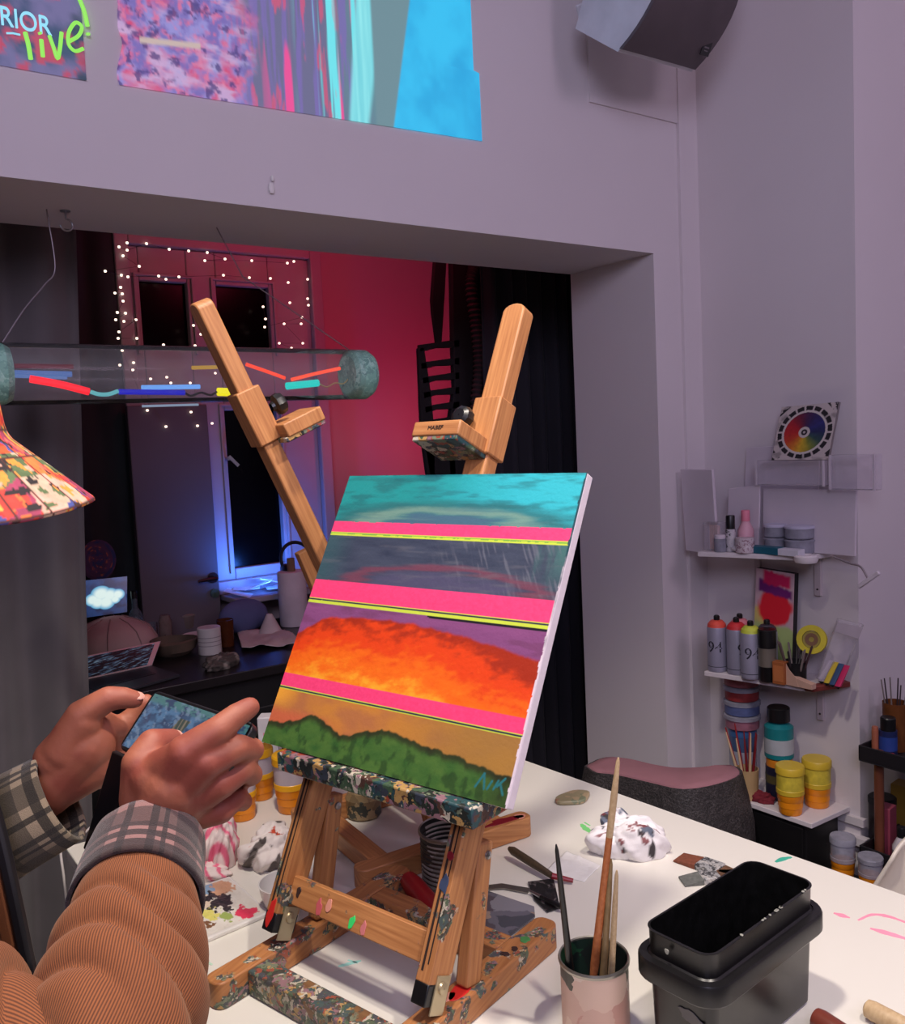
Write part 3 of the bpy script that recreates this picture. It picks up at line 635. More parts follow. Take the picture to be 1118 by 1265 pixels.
obj('painted_face', b, attrmat('canvas_paint', 0.42, 0.25, 160), cv, smooth=0, cols=painting(u, v), label='painted front of the canvas')
# ------------------------------------------------------------------ things on the work table
TINM = M('tin_metal', (150, 146, 138), 0.35, 0.85, var=0.2, vscale=30)
PINKC = crust('pink_drips', 0.0, 16, [(0, (196, 160, 146)), (0.3, (206, 176, 160)), (0.55, (186, 140, 128)), (0.68, (110, 84, 74)), (0.76, (212, 192, 178)), (0.88, (150, 84, 88)), (0.95, (60, 58, 48))], 0.35)
DARKC = crust('dark_drips', 0.35, 34, [(0, (40, 40, 38)), (0.3, (58, 54, 48)), (0.55, (30, 50, 38)), (0.72, (84, 78, 66)), (0.88, (52, 40, 36))], 0.4)
GREENC = crust('green_inside', 0.2, 22, [(0, (20, 40, 32)), (0.4, (30, 70, 45)), (0.7, (22, 30, 28)), (0.9, (70, 120, 80))], 0.3)
cc = V(0.828, 0.874, TZ)
t = thing('brush_tin', 'tin can with pink paint runs holding four brush handles', 'tin', cc)
bpart('tin_wall', PINKC, t, lambda b: b.lathe([(0.0, 0.001), (0.046, 0.001), (0.0475, 0.004), (0.0475, 0.108), (0.049, 0.112)], cc, 40))
bpart('rim', TINM, t, lambda b: b.lathe([(0.0465, 0.108), (0.0495, 0.110), (0.0502, 0.114), (0.049, 0.117), (0.0468, 0.116), (0.0463, 0.108)], cc, 40))
bpart('inner_wall', GREENC, t, lambda b: b.lathe([(0.0463, 0.114), (0.0455, 0.006), (0.0, 0.004)], cc, 40), label='green paint-coated inside')
def brush(label, foot, top, r, hm, tipm=None, tipk=0.8, group='brushes standing in the pink tin'):
    foot = np.asarray(foot, float); top = np.asarray(top, float); d = nrm(top-foot); L = np.linalg.norm(top-foot)
    t = thing('paint_brush', label, 'paint brush', foot, group)
    P = lambda k: foot+d*L*k
    ks = [0.16, 0.25, 0.5, tipk]; rs = [r*0.8, r*1.15, r*1.0, r*0.85]
    h = bpart('handle', hm, t, lambda b: b.tube([P(k) for k in ks]+([P(0.97), P(1.0)] if tipm is None else []), rs+([r*0.55, r*0.2] if tipm is None else []), 12))
    if tipm is not None: bpart('handle_tip', tipm, t, lambda b: b.tube([P(tipk), P((tipk+1)/2), P(0.985), P(1)], [r*0.87, r*0.9, r*0.5, r*0.2], 12), label='pale bare wood tip')
    bpart('ferrule', STEEL, t, lambda b: b.tube([P(0.075), P(0.165)], [r*0.75, r*0.82], 12))
    bpart('bristles', M('bristles', (120, 90, 60), 0.9, var=0.3, vscale=200), t, lambda b: b.tube([P(0.0), P(0.04), P(0.08)], [r*0.3, r*0.9, r*0.72], 10))
ORW = wood('orange_wood', (176, 96, 52), (206, 128, 76)); PALEW = wood('pale_wood', (196, 164, 122), (222, 194, 152)); OLIVE = M('olive_lacquer', (132, 108, 74), 0.4, var=0.25, vscale=60)
brush('tallest brush in the pink tin, orange handle with pale tip', cc+V(-0.010, 0.008, 0.006), at(764, 936, d=1.20), 0.0055, ORW, PALEW, 0.72)
brush('black brush handle leaning left in the pink tin', cc+V(-0.020, 0.018, 0.006), at(687, 1043, d=1.19), 0.0048, BLACKP)
brush('olive brown brush handle behind the tall one in the pink tin', cc+V(-0.004, -0.010, 0.006), at(755, 1061, d=1.22), 0.0050, OLIVE)
brush('short pale brush handle in the pink tin', cc+V(0.016, -0.008, 0.006), at(762, 1075, d=1.18), 0.0045, PALEW)
# black tub
bt = V(0.99, 0.762, TZ); ta = math.radians(4.5); tx = V(math.cos(ta), math.sin(ta), 0); ty = V(-math.sin(ta), math.cos(ta), 0)
def loft(b, prof, o, ex, ey, w, h, r, cap0=False, cap1=False, n=6):
    return b.rings([[o+ex*p[0]+ey*p[1]+V(0, 0, z) for p in rrect(w+2*k, h+2*k, max(0.004, r+k), n)] for k, z in prof], cap0, cap1)
t = thing('plastic_tub', 'black rectangular plastic tub with a rim ledge on the table', 'tub', bt)
TUBM = M('black_tub_plastic', (24, 23, 24), 0.32, var=0.25, vscale=40, bs=0.03)
bpart('tub_body', TUBM, t, lambda b: loft(b, [(-0.02, 0.0005), (-0.012, 0.002), (-0.009, 0.006), (-0.004, 0.13), (-0.002, 0.142)], bt, tx, ty, 0.272, 0.112, 0.024, True))
bpart('rim_ledge', TUBM, t, lambda b: loft(b, [(-0.003, 0.137), (-0.002, 0.118), (0.0, 0.1165), (0.011, 0.1165), (0.0125, 0.119), (0.0125, 0.142), (0.0105, 0.1455), (0.0, 0.146)], bt, tx, ty, 0.272, 0.112, 0.024))
bpart('collar', TUBM, t, lambda b: loft(b, [(0.0, 0.144), (-0.004, 0.147), (-0.003, 0.178), (-0.0015, 0.181), (-0.005, 0.1815)], bt, tx, ty, 0.272, 0.112, 0.024))
bpart('inner_wall', M('black_wet_plastic', (12, 12, 13), 0.2, var=0.4, vscale=50), t, lambda b: loft(b, [(-0.005, 0.1815), (-0.0065, 0.176), (-0.014, 0.012), (-0.020, 0.006)], bt, tx, ty, 0.272, 0.112, 0.024, False, True))
SPL = M('pale_splashes', (150, 150, 140), 0.5)
def spot(p, n, r, k, m, par, e=(1, 1), ax=None): blob(p, r, 0, m, par, n, k, 'paint_drop', e, ax)
for k in range(14): spot(bt+tx*(-0.02-0.0045*k+0.14*random.random())-ty*0.0-V(0, 0, 0)+V(0, 0, 0.1825)-ty*(0.0535), EZ, 0.0012+0.0014*random.random(), 40+k, SPL, t)
spot(bt+tx*(-0.1375)+ty*(0.01)+V(0, 0, 0.165), -tx, 0.003, 60, SPL, t); spot(bt+tx*(-0.131)+ty*(-0.022)+V(0, 0, 0.085), -tx, 0.014, 61, M('grey_smudge', (84, 80, 80), 0.5), t, (0.6, 1.4))
# crumpled paper towel
def crumple(name, c, sx, sy, sz, ang, seed, mat, colfn, n=90, amp=0.35, label=None, cat=None, group=None):
    ca_, sa_ = math.cos(ang), math.sin(ang)
    u, v = np.meshgrid(np.linspace(0, 1, n), np.linspace(0.0, 1, n//2)); th = u*2*PI; ph = v*PI
    x = np.cos(th)*np.sin(ph); y = np.sin(th)*np.sin(ph); z = -np.cos(ph)
    q = 1+amp*(2*np.abs(fbm(x*1.3+z*.7+5, y*1.3+z*0.5+3, seed, 3)-0.5)*2-0.5)+amp*0.22*(np.abs(fbm(x*3.2+9, y*3.2+z*2.6+2, seed+7, 2)-0.5)*4-0.6)
    X = x*q*sx; Y = y*q*sy; Z = np.maximum(z*q, -0.42)*sz
    P = np.stack([c[0]+X*ca_-Y*sa_, c[1]+X*sa_+Y*ca_, c[2]+0.43*sz+Z], -1).reshape(-1, 3)
    b = B(); b.v = [tuple(p) for p in P]; m = n//2; idx = np.arange(m*n).reshape(m, n)
    qd = np.stack([idx[:-1, :-1], idx[:-1, 1:], idx[1:, 1:], idx[1:, :-1]], -1).reshape(-1, 4); b.f = qd.tolist(); b.uv = [[(0, 0)]*4 for _ in b.f]
    cols = colfn(x.ravel(), y.ravel(), z.ravel())
    return obj(name, b, mat, smooth=50, cols=cols, label=label, cat=cat, group=group)
CLOTHA = attrmat('soft_paper', 0.85, 0.3, 120)
def towelc(x, y, z):
    c = np.broadcast_to(np.array(rgb(232, 228, 228)), x.shape+(3,)); n = fbm(x*2.2+4, y*2.2+z, 81, 4)
    c = mixc(c, rgb(96, 104, 120), sst(0.64, 0.70, n)*(z > 0.1)); c = mixc(c, rgb(120, 40, 44), sst(0.70, 0.73, fbm(x*4, y*4+z*2, 85, 3))*0.9)
    return mixc(c, rgb(60, 56, 58), sst(0.72, 0.75, fbm(x*6+3, y*6, 88, 3)))
pt = at(775, 1052, z=TZ)
crumple('paper_towel', pt, 0.075, 0.047, 0.055, math.radians(-35), 61, CLOTHA, towelc, 110, 0.30, 'crumpled white paper towel with dark paint spots near the table edge', 'paper towel')
def sheet(name, px, zs, mat, label, cat, seed, amp=0.004, nu=40, nv=30, cols=None, group=None):
    c = [at(*p, z=TZ+z) for p, z in zip(px, zs)]
    def fn(u, v):
        P = (c[0][None, None]*((1-u)*(1-v))[..., None]+c[1]*(u*(1-v))[..., None]+c[2]*(u*v)[..., None]+c[3]*((1-u)*v)[..., None])
        P[..., 2] += amp*2*np.abs(fbm(u*5, v*5, seed, 3)-0.3)+0.0008; return P
    b, u, v = grid(fn, nu, nv)
    o = obj(name, b, mat, smooth=60, cols=cols(u, v) if cols else np.broadcast_to(np.array(rgb(228, 226, 222)), (len(u), 3)), label=label, cat=cat, group=group)
    md = o.modifiers.new('thick', 'SOLIDIFY'); md.thickness = 0.0008; md.offset = 1; return o
sheet('paper_sheet', [(672, 1078), (700, 1052), (742, 1070), (722, 1090)], [0, 0, 0, 0], attrmat('soft_paper', 0.85, 0.3, 120), 'flat torn piece of white paper beside the crumpled towel', 'paper', 4, 0.002)
# flat brushes
def flatbrush(label, p0, p1, w, bm, extra, z=0.006):
    p0 = at(*p0, z=TZ+z); p1 = at(*p1, z=TZ+z); d = nrm(p1-p0); s = np.cross(EZ, d); L = np.linalg.norm(p1-p0)
    t = thing('flat_brush', label, 'paint brush', (p0+p1)/2, 'flat brushes lying on the table')
    bpart('bristles', bm, t, lambda b: b.hexa([p0-s*w/2*1.0-EZ*0.005, p0+s*w/2-EZ*0.005, p0+d*L*.5+s*w/2-EZ*0.006, p0+d*L*.5-s*w/2-EZ*0.006, p0-s*w/2-EZ*0.002, p0+s*w/2-EZ*0.001, p0+d*L*.5+s*w/2+EZ*0.005, p0+d*L*.5-s*w/2+EZ*0.005]), bevel=0.001)
    bpart('ferrule', crust('speckled_steel', 0.0, 90, [(0, (150, 150, 150)), (0.5, (60, 60, 62)), (0.65, (176, 172, 168)), (0.85, (90, 90, 90))], 0.3), t, lambda b: b.box(p0+d*L*.72, (L*.46, w*1.03, 0.013), (d, s, EZ)), bevel=0.002)
    q = p1-d*0.004
    bpart('handle', wood('brush_wood', (90, 62, 44), (120, 86, 60)), t, lambda b: b.prism([q+s*w*.45-EZ*.005, q+d*.03+s*w*.3-EZ*.005, q+d*extra+s*w*.32-EZ*.005, q+d*(extra+.01)-EZ*.005, q+d*extra-s*w*.32-EZ*.005, q+d*.03-s*w*.3-EZ*.005, q-s*w*.45-EZ*.005], EZ*.010), bevel=0.002)
flatbrush('flat brush with russet bristles and speckled ferrule behind the black tub', (838, 1057), (893, 1076), 0.040, M('russet_bristles', (116, 62, 40), 0.8, var=0.3, vscale=150), 0.05)
flatbrush('grey stiff flat brush beside the black tub', (842, 1087), (890, 1082), 0.034, M('grey_bristles', (96, 98, 94), 0.8, var=0.3, vscale=150), 0.03)
# sponge
sp = at(708, 988, z=TZ)
b = B(); out = [sp+V(0.042*math.cos(a)*(1+0.14*math.cos(2*a+0.6)), 0.030*math.sin(a)*(1+0.12*math.sin(3*a)), 0.0005) for a in np.linspace(0, 2*PI, 22)[:-1]]
obj('sponge', B().prism(out, EZ*0.010), crust('sponge_paint', 0.0, 30, [(0, (150, 140, 108)), (0.35, (172, 152, 118)), (0.6, (122, 128, 100)), (0.8, (160, 120, 96))], 0.3), bevel=0.003, label='small flat oval sponge with beige paint near the far table edge', cat='sponge')
# palette knife with a wooden handle
def knife(label, pts, r, hm, fm, blade, bm):
    p = [at(x, y, z=TZ+z) for x, y, z in pts]
    t = thing('palette_knife', label, 'palette knife', (p[0]+p[-1])/2, 'palette knives on the table')
    bpart('handle', hm, t, lambda b: b.tube([p[0], p[0]*.9+p[1]*.1, p[0]*.4+p[1]*.6, p[1]], [r*.5, r, r*.95, r*.7], 14))
    bpart('ferrule', fm, t, lambda b: b.tube([p[1], p[2]], [r*.7, r*.45], 10))
    bl = [at(x, y, z=TZ+0.003) for x, y in blade]
    bpart('blade', bm, t, lambda b: b.prism(bl, EZ*0.0015))
BLADEM = crust('stained_blade', 0.08, 22, [(0, (104, 102, 112)), (0.3, (132, 130, 138)), (0.55, (84, 76, 84)), (0.72, (150, 130, 118)), (0.88, (74, 76, 84))], 0.15)
knife('palette knife with dark wooden handle raised over its black blade', [(629, 1048, 0.024), (682, 1082, 0.014), (708, 1088, 0.008)], 0.0085, wood('dark_wood', (66, 54, 40), (92, 76, 54)), MAROON, [(652, 1090), (684, 1086), (692, 1122), (676, 1127), (660, 1112)], crust('black_crust', 0.6, 60, [(0, (30, 30, 32)), (0.6, (50, 46, 48)), (0.9, (130, 120, 120))], 0.6))
knife('thin steel palette knife lying across the scraper blade', [(695, 1121, 0.012), (668, 1108, 0.010), (655, 1101, 0.008)], 0.005, BLACKP, STEEL, [(655, 1098), (620, 1092), (568, 1098), (568, 1102), (622, 1098), (652, 1104)], TINM)
# scraper with a red handle
h0, h1 = at(502, 1084, z=TZ+0.035), at(541, 1130, z=TZ+0.028)
t = thing('paint_scraper', 'wide paint-stained scraper with a red handle behind the easel upright', 'scraper', at(580, 1130, z=TZ))
bpart('handle', M('red_handle', (150, 26, 30), 0.35, var=0.15), t, lambda b: b.tube([h0, h0*.93+h1*.07, h0*.75+h1*.25, h0*.3+h1*.7, h1, h1*1.15-h0*.15], [.008, .0165, .0195, .0195, .017, .010], 20))
bpart('shank', STEEL, t, lambda b: b.tube([h1*1.12-h0*.12, at(572, 1128, z=TZ+.008)], [.008, .006], 10))
bpart('blade', BLADEM, t, lambda b: b.prism([at(x, y, z=TZ+0.006) for x, y in ((563, 1129), (595, 1099), (660, 1121), (661, 1133), (624, 1160), (608, 1156))], EZ*0.002))
# ribbed can
rc = at(557, 1095, z=TZ)
prof = [(0.0, 0.001), (0.05265, 0.001), (0.05440, 0.004)]
for k in range(11): prof += [(0.05440, 0.010+k*0.0088), (0.05218, 0.0135+k*0.0088), (0.05218, 0.0155+k*0.0088)]
prof += [(0.05440, 0.110)]
t = thing('ribbed_can', 'ribbed tin can with dark paint runs standing behind the easel', 'tin', rc)
bpart('can_wall', crust('dirty_tin', 0.12, 20, [(0, (150, 146, 136)), (0.3, (120, 118, 108)), (0.5, (62, 58, 52)), (0.66, (166, 160, 150)), (0.84, (44, 42, 40))], 0.15), t, lambda b: b.lathe(prof, rc, 40))
bpart('rim', TINM, t, lambda b: b.lathe([(0.05323, 0.108), (0.05674, 0.110), (0.05733, 0.114), (0.05557, 0.117), (0.05323, 0.115)], rc, 40))
bpart('inner_wall', DARKC, t, lambda b: b.lathe([(0.05323, 0.115), (0.05206, 0.006), (0, 0.004)], rc, 40))
# white bowl
wb = at(353, 1120, z=TZ)
CER = M('white_ceramic', (222, 218, 214), 0.25, var=0.03)
obj('bowl', B().lathe([(0, 0.001), (0.030, 0.001), (0.036, 0.006), (0.043, 0.028), (0.046, 0.046), (0.0475, 0.049), (0.045, 0.049), (0.041, 0.030), (0.033, 0.010), (0, 0.007)], wb, 36), CER, label='small white bowl behind the easel upright beside the palette', cat='bowl')
# palette
pc = [at(*p, z=TZ+0.001) for p in ((284, 1086), (334, 1131), (246, 1169), (205, 1112))]
def palc(u, v):
    c = mixc(rgb(226, 222, 214), rgb(206, 200, 190), fbm(u*6, v*6, 101)); W = 0.06*(fbm(u*14, v*14, 104)-0.5)*4; W2 = 0.06*(fbm(u*14, v*14, 109)-0.5)*4
    def d(u0, v0, ru, rv): return np.hypot((u+W-u0)/ru, (v+W2-v0)/rv)
    for u0, v0, ru, rv, cl in ((0.15, 0.25, .2, .2, (196, 150, 120)), (.1, .55, .14, .22, (120, 150, 180)), (.3, .7, .18, .2, (210, 190, 170)), (.42, .35, .15, .13, (40, 40, 48)), (.50, .52, .10, .10, (42, 42, 48)), (.28, .50, .09, .12, (38, 38, 46)), (.62, .40, .12, .06, (46, 46, 50)), (.33, .85, .08, .12, (44, 44, 50)), (.86, .22, .14, .12, (214, 60, 90)), (.62, .68, .14, .12, (214, 206, 110)), (.78, .52, .12, .10, (150, 170, 90)), (.80, .78, .07, .06, (120, 84, 56)), (.66, .86, .06, .05, (84, 60, 40)), (.5, .88, .12, .06, (228, 170, 120))):
        c = mixc(c, rgb(*cl), sst(1.05, 0.9, d(u0, v0, ru, rv)))
    return c
def palf(u, v):
    P = pc[0]*((1-u)*(1-v))[..., None]+pc[1]*(u*(1-v))[..., None]+pc[2]*(u*v)[..., None]+pc[3]*((1-u)*v)[..., None]
    P = P+EZ*(0.004*np.maximum(0, fbm(u*14, v*14, 104)-0.5)*(1-np.abs(2*u-1)**4)*(1-np.abs(2*v-1)**4)+0.007)[..., None]; return P
t = thing('paint_palette', 'white tray palette with black, pink and yellow paint dabs', 'palette', np.mean(pc, axis=0))
obj('palette_plate', B().prism([p-EZ*0.0008 for p in pc], EZ*0.0075), CER, t, smooth=0, bevel=0.002)
b, u, v = grid(lambda u, v: palf(0.04+0.92*u, 0.04+0.92*v), 130, 130)
obj('paint_dabs', b, attrmat('wet_paint', 0.35, 0.3, 140), t, smooth=60, cols=palc(u, v))
# rags
def ragc(x, y, z):
    c = np.broadcast_to(np.array(rgb(226, 216, 208)), x.shape+(3,)); n = fbm(x*2.5+6, y*2.5+z*1.5, 121, 4)
    c = mixc(c, rgb(190, 70, 40), sst(0.66, 0.70, n)); return mixc(c, rgb(60, 48, 42), sst(0.60, 0.66, fbm(x*3.5, y*3.5+z*2, 126, 4))*0.9)
crumple('rag', at(335, 1060, z=TZ), 0.070, 0.050, 0.045, 0.6, 71, CLOTHA, ragc, 100, 0.3, 'crumpled white rag with red and black paint beside the easel', 'rag')
def napc(x, y, z):
    s = np.abs(((x*1.0+0.25*z+0.1*y)*2.4+0.2) % 1-0.5); c = np.broadcast_to(np.array(rgb(232, 214, 208)), x.shape+(3,)); return mixc(c, rgb(230, 110, 140), sst(0.30, 0.38, s))
crumple('napkin', at(272, 1066, z=TZ), 0.052, 0.038, 0.085, 1.1, 77, CLOTHA, napc, 100, 0.32, 'crumpled pink-striped napkin beside the man\'s cuff', 'napkin')
crumple('napkin', at(250, 1084, z=TZ), 0.055, 0.028, 0.018, -0.6, 79, CLOTHA, napc, 80, 0.25, 'flat pink-edged napkin between the palette and the cuff', 'napkin')
# yellow paint cups
ORP = M('orange_paint', (232, 140, 22), 0.35, var=0.12, vscale=25); YELP = M('yellow_plastic', (240, 178, 30), 0.35, var=0.06); LABEL = M('silver_label', (190, 180, 186), 0.4, var=0.1, vscale=40)
def paintcup(label, c, r, h, group, lm=LABEL, pm=ORP, ym=YELP, lid=True):
    t = thing('paint_cup', label, 'paint cup', c, group)
    a = 0.42*h
    bpart('cup_base', pm, t, lambda b: b.lathe([(0, .001), (r*.80, .001), (r*.84, .004), (r*.86, a*.33), (r*.90, a*.36), (r*.90, a*.66), (r*.94, a*.7), (r*.97, a)], c, 28))
    bpart('band', ym, t, lambda b: b.lathe([(r*.97, a), (r*1.02, a+.002), (r*1.02, a+h*.10), (r*.99, a+h*.11)], c, 28))
    bpart('label_band', lm, t, lambda b: b.lathe([(r*.985, a+h*.10), (r*.985, h*.86)], c, 28))
    bpart('lid', ym, t, lambda b: b.lathe([(r*.99, h*.84), (r*1.06, h*.85), (r*1.06, h*.97), (r*1.0, h), (r*.2, h), (0, h)], c, 28))
g = 'yellow paint cups on the work table'
paintcup('yellow paint cup under the painting\'s lower corner', at(362, 1000, z=TZ), 0.040, 0.135, g)
paintcup('yellow paint cup farthest from the palette, beside the thumb', at(323, 985, z=TZ), 0.033, 0.125, g)
paintcup('yellow paint cup half hidden behind the knuckles', at(300, 1010, z=TZ), 0.034, 0.125, g)
paintcup('yellow paint cup just above the striped napkin', at(262, 1042, z=TZ), 0.042, 0.10, g)
wc = at(336, 952, z=TZ)+V(-0.0, 0.0, 0)
t = thing('carton', 'white carton with a pink print behind the yellow paint cups', 'carton', wc)
bpart('carton_box', WHITE, t, lambda b: b.box(wc+EZ*.075, (0.05, 0.045, 0.149), (V(.8, -.6, 0), V(.6, .8, 0), EZ)), bevel=0.003)
bpart('print', PINKP, t, lambda b: b.box(wc+EZ*.095-V(.6, .8, 0)*.0227, (0.022, 0.001, 0.03), (V(.8, -.6, 0), V(.6, .8, 0), EZ)))
jc = at(450, 1007, z=TZ)
obj('glue_jar', B().lathe([(0, .001), (.036, .001), (.040, .006), (.041, .045), (.037, .052), (.034, .060), (.03, .062), (0, .062)], jc, 28), crust('jar_crust', 0.0, 40, [(0, (150, 130, 96)), (0.4, (126, 108, 80)), (0.65, (176, 156, 120)), (0.85, (70, 76, 70))], 0.6), label='paint-crusted jar under the painting behind the tray', cat='jar')
# two tool handles at the near corner
def tool(label, p0, p1, r, hm):
    p0 = np.asarray(p0, float); p1 = np.asarray(p1, float); d = nrm(p1-p0)
    t = thing('brush', label, 'paint brush', (p0+p1)/2, 'thick brushes at the near table corner')
    bpart('handle', hm, t, lambda b: b.tube([p0, p0+d*.003, p0+d*.012, p0*.4+p1*.6, p1], [r*.55, r*.9, r, r*.95, r*.6], 18))
    bpart('ferrule', STEEL, t, lambda b: b.tube([p1-d*.002, p1+d*.03], [r*.7, r*.9], 14))
    bpart('bristles', M('bristles', (120, 90, 60), 0.9, var=0.3, vscale=200), t, lambda b: b.tube([p1+d*.03, p1+d*.05, p1+d*.07], [r*.9, r*1.1, r*.3], 12))
tool('thick brush with a red-brown handle beside the black tub', at(1006, 1256, z=TZ+0.016), at(1075, 1300, z=TZ+0.014), 0.0155, M('redbrown_lacquer', (112, 52, 40), 0.35, var=0.15))
tool('thick brush with a cream wooden handle at the table corner', at(1069, 1244, z=TZ+0.016), at(1150, 1285, z=TZ+0.014), 0.0135, PALEW)
# chair beyond the table
ch = thing('shell_chair', 'cream moulded shell chair beyond the table edge', 'chair', (1.83, 0.86, 0))
CREAM = M('cream_plastic', (206, 196, 184), 0.4, var=0.03)
def shell(u, v):
    a = (u-0.5)*2; w = 0.24*(1-0.35*np.maximum(0, v-0.55)/0.45*np.abs(a)**2)
    y = 0.86+a*w*(1-0.25*v**3); back = sst(0.45, 0.7, v)
    x = 1.66+0.42*v*(1-back)+back*(0.20+0.03*(v-0.6)*4+0)-0.10*np.abs(a)**2*back
    z = 0.44+0.34*np.maximum(0, v-0.52)/0.48*(1-0.22*np.abs(a)**2.2)-0.03*np.exp(-((v-0.3)/0.2)**2)*(1-np.abs(a)**2)
    return np.stack([x, y, z], -1)
b, u, v = grid(shell, 40, 40)
so = obj('seat_shell', b, CREAM, ch, smooth=180); md = so.modifiers.new('thick', 'SOLIDIFY'); md.thickness = 0.008
for q in ((1.70, 0.70), (1.70, 1.02), (1.94, 0.70), (1.94, 1.02)):
    bpart('leg', M('beech_wood', (160, 120, 84), 0.5), ch, lambda b: b.tube([(q[0], q[1], 0.43), (q[0]+(q[0]-1.82)*.4, q[1]+(q[1]-.86)*.3, 0.0)], [.016, .011], 12))
# ------------------------------------------------------------------ glass tube lamp hanging in the opening
TY = 2.30; tz = 1.845
def tp(px, py): return at(px, py, Y=TY)
tl = thing('tube_lamp', 'long hanging glass tube with neon sticks inside and green foam ends', 'lamp', (0.85, TY, tz))
GL = glass('tube_glass', (250, 252, 252), body=0.07)
FOAM = crust('green_foam', 0.0, 60, [(0, (136, 190, 170)), (0.35, (156, 208, 188)), (0.65, (120, 170, 154)), (0.85, (176, 220, 202))], 0.9)
bpart('glass_tube', GL, tl, lambda b: b.lathe([(0.0725, 0.0), (0.0725, 0.93)], (0.375, TY, tz), 48, (1, 0, 0)))
for x0, x1 in ((0.335, 0.385), (1.285, 1.35)):
    bpart('end_plug', FOAM, tl, lambda b: b.lathe([(0, 0), (0.055, -0.003), (0.070, 0.006), (0.0715, 0.012), (0.071, x1-x0-0.01), (0.062, x1-x0+0.004), (0, x1-x0+0.006)], (x0, TY, tz), 40, (1, 0, 0), wob=lambda a, h: 1+0.03*(float(vn(a*3, h*90, 8))-0.5)))
def neon(px, r, col, s, nm='neon_or_glint', dy=0.0):
    pts = [tp(*p)+V(0, dy, 0) for p in px]; pts = spline(pts, 6) if len(pts) > 2 else pts
    m = M('neon_%d_%d_%d' % col, (30, 30, 30), emit=col, estr=s)
    bpart(nm, m, tl, lambda b: b.tube(pts, r, 10))
neon([(37, 468), (75, 475), (110, 484)], 0.009, (255, 24, 40), 1.3); neon([(112, 484), (122, 487), (134, 487), (146, 483)], 0.005, (120, 215, 225), 0.6)
neon([(147, 484), (228, 485)], 0.0068, (14, 22, 190), 0.9); neon([(178, 478), (250, 477)], 0.006, (110, 170, 255), 0.9, dy=0.02)
neon([(269, 484), (298, 485)], 0.011, (255, 240, 20), 0.95); neon([(354, 477), (393, 473)], 0.010, (20, 215, 205), 0.9)
neon([(242, 453), (282, 452)], 0.005, (200, 150, 50), 0.7, dy=0.03); neon([(304, 450), (330, 459), (352, 467)], 0.005, (255, 70, 40), 1.1); neon([(360, 469), (388, 462), (420, 455)], 0.005, (255, 80, 50), 1.1)
neon([(0, 459), (92, 461)], 0.007, (100, 140, 220), 0.5, dy=0.03); neon([(0, 463), (85, 466)], 0.004, (110, 150, 225), 0.5, dy=0.02); neon([(22, 450), (95, 451)], 0.0055, (130, 30, 50), 0.35, dy=0.04)
neon([(180, 501), (250, 499)], 0.003, (170, 190, 220), 0.5, dy=0.03)  # pale glint line built as a glowing stick, not a neon
WIRE = M('dark_wire', (30, 26, 30), 0.5); YWIRE = M('pale_wire', (190, 180, 120), 0.5)
bpart('inner_wire', WIRE, tl, lambda b: b.tube(spline([tp(228, 485), tp(236, 489), tp(248, 485), tp(260, 488), tp(268, 484)], 5), 0.003, 8))
bpart('inner_wire', YWIRE, tl, lambda b: b.tube(spline([tp(394, 474), tp(404, 478), tp(414, 473), tp(424, 474), tp(432, 466)], 5), 0.002, 8))
bpart('hanging_wire', M('grey_wire', (130, 120, 124), 0.4, 0.5), tl, lambda b: b.tube(spline([tp(2, 425), tp(30, 382), tp(55, 352), tp(68, 330), V(0.50, TY, 2.232)], 6), 0.0018, 8))
bpart('hanging_wire', M('grey_wire', (130, 120, 124), 0.4, 0.5), tl, lambda b: b.tube([tp(438, 437), tp(370, 390), tp(300, 342), V(tp(270, 318)[0], TY, 2.230)], 0.0018, 8))
# metal hook and white plaster flake on the beam
hk = V(0.545, 2.314, 2.237)
t = thing('ceiling_hook', 'small metal hook screwed into the underside of the beam', 'hook', hk)
bpart('hook_wire', STEEL, t, lambda b: b.tube([hk, hk-EZ*.02]+[hk-EZ*.034+V(.014*math.sin(a), 0, .014*math.cos(a)) for a in np.linspace(0, 4.6, 14)], 0.0025, 8))
bpart('screw_plate', STEEL, t, lambda b: b.cyl(hk, hk-EZ*.003, 0.012))
fk = at(335, 236, Y=2.088)
b = B(); b.ball(fk+V(0, -0.004, 0.006), 0.012, 10, (0.7, 0.35, 1.3)); b.ball(fk+V(0.004, -0.004, 0.03), 0.007, 8, (0.7, 0.5, 1.3))
obj('plaster_flake', b, CER, label='tiny white plaster flake on the edge of the beam', cat='hook')
# fairy lights round the window
FY = 3.86
pts = """147,305 157,309 181,301 209,308 233,310 256,312 278,320 253,322 311,322 355,325 363,323 152,316 172,329 130,335 150,340 158,342 196,341 205,345 221,342 276,340 308,343 334,344 356,349 380,345 149,355 142,362 151,363 152,372 145,386 155,387 143,395 153,397 168,395 147,410 146,418 169,418 202,426 239,402 249,403 248,413 241,427 380,369 358,374 381,377 325,379 328,394 327,404 373,392 372,400 351,400 374,424 345,424 360,430 151,433 182,507 205,506 222,511 236,509 184,533 190,539 205,527 217,531 250,512 244,526 262,523 165,448 164,457 186,468 206,466 211,473 235,473 266,461 148,451 157,300""".split()
fl = thing('fairy_lights', 'string of tiny warm fairy lights draped round the alcove window', 'fairy lights', at(260, 320, Y=FY))
BULB = M('fairy_bulb', (255, 240, 220), emit=(255, 226, 205), estr=2.2)
fp = [at(*map(float, q.split(',')), Y=FY+0.03*(i % 3-1)) for i, q in enumerate(pts)]
b0 = B(); b0.ball(V(0, 0, 0), 0.0062, 8)
for p in fp:
    b = B(); b.v = [tuple(np.array(v)+p) for v in b0.v]; b.f = [list(f) for f in b0.f]; b.uv = b0.uv
    obj('bulb', b, BULB, fl, smooth=60)
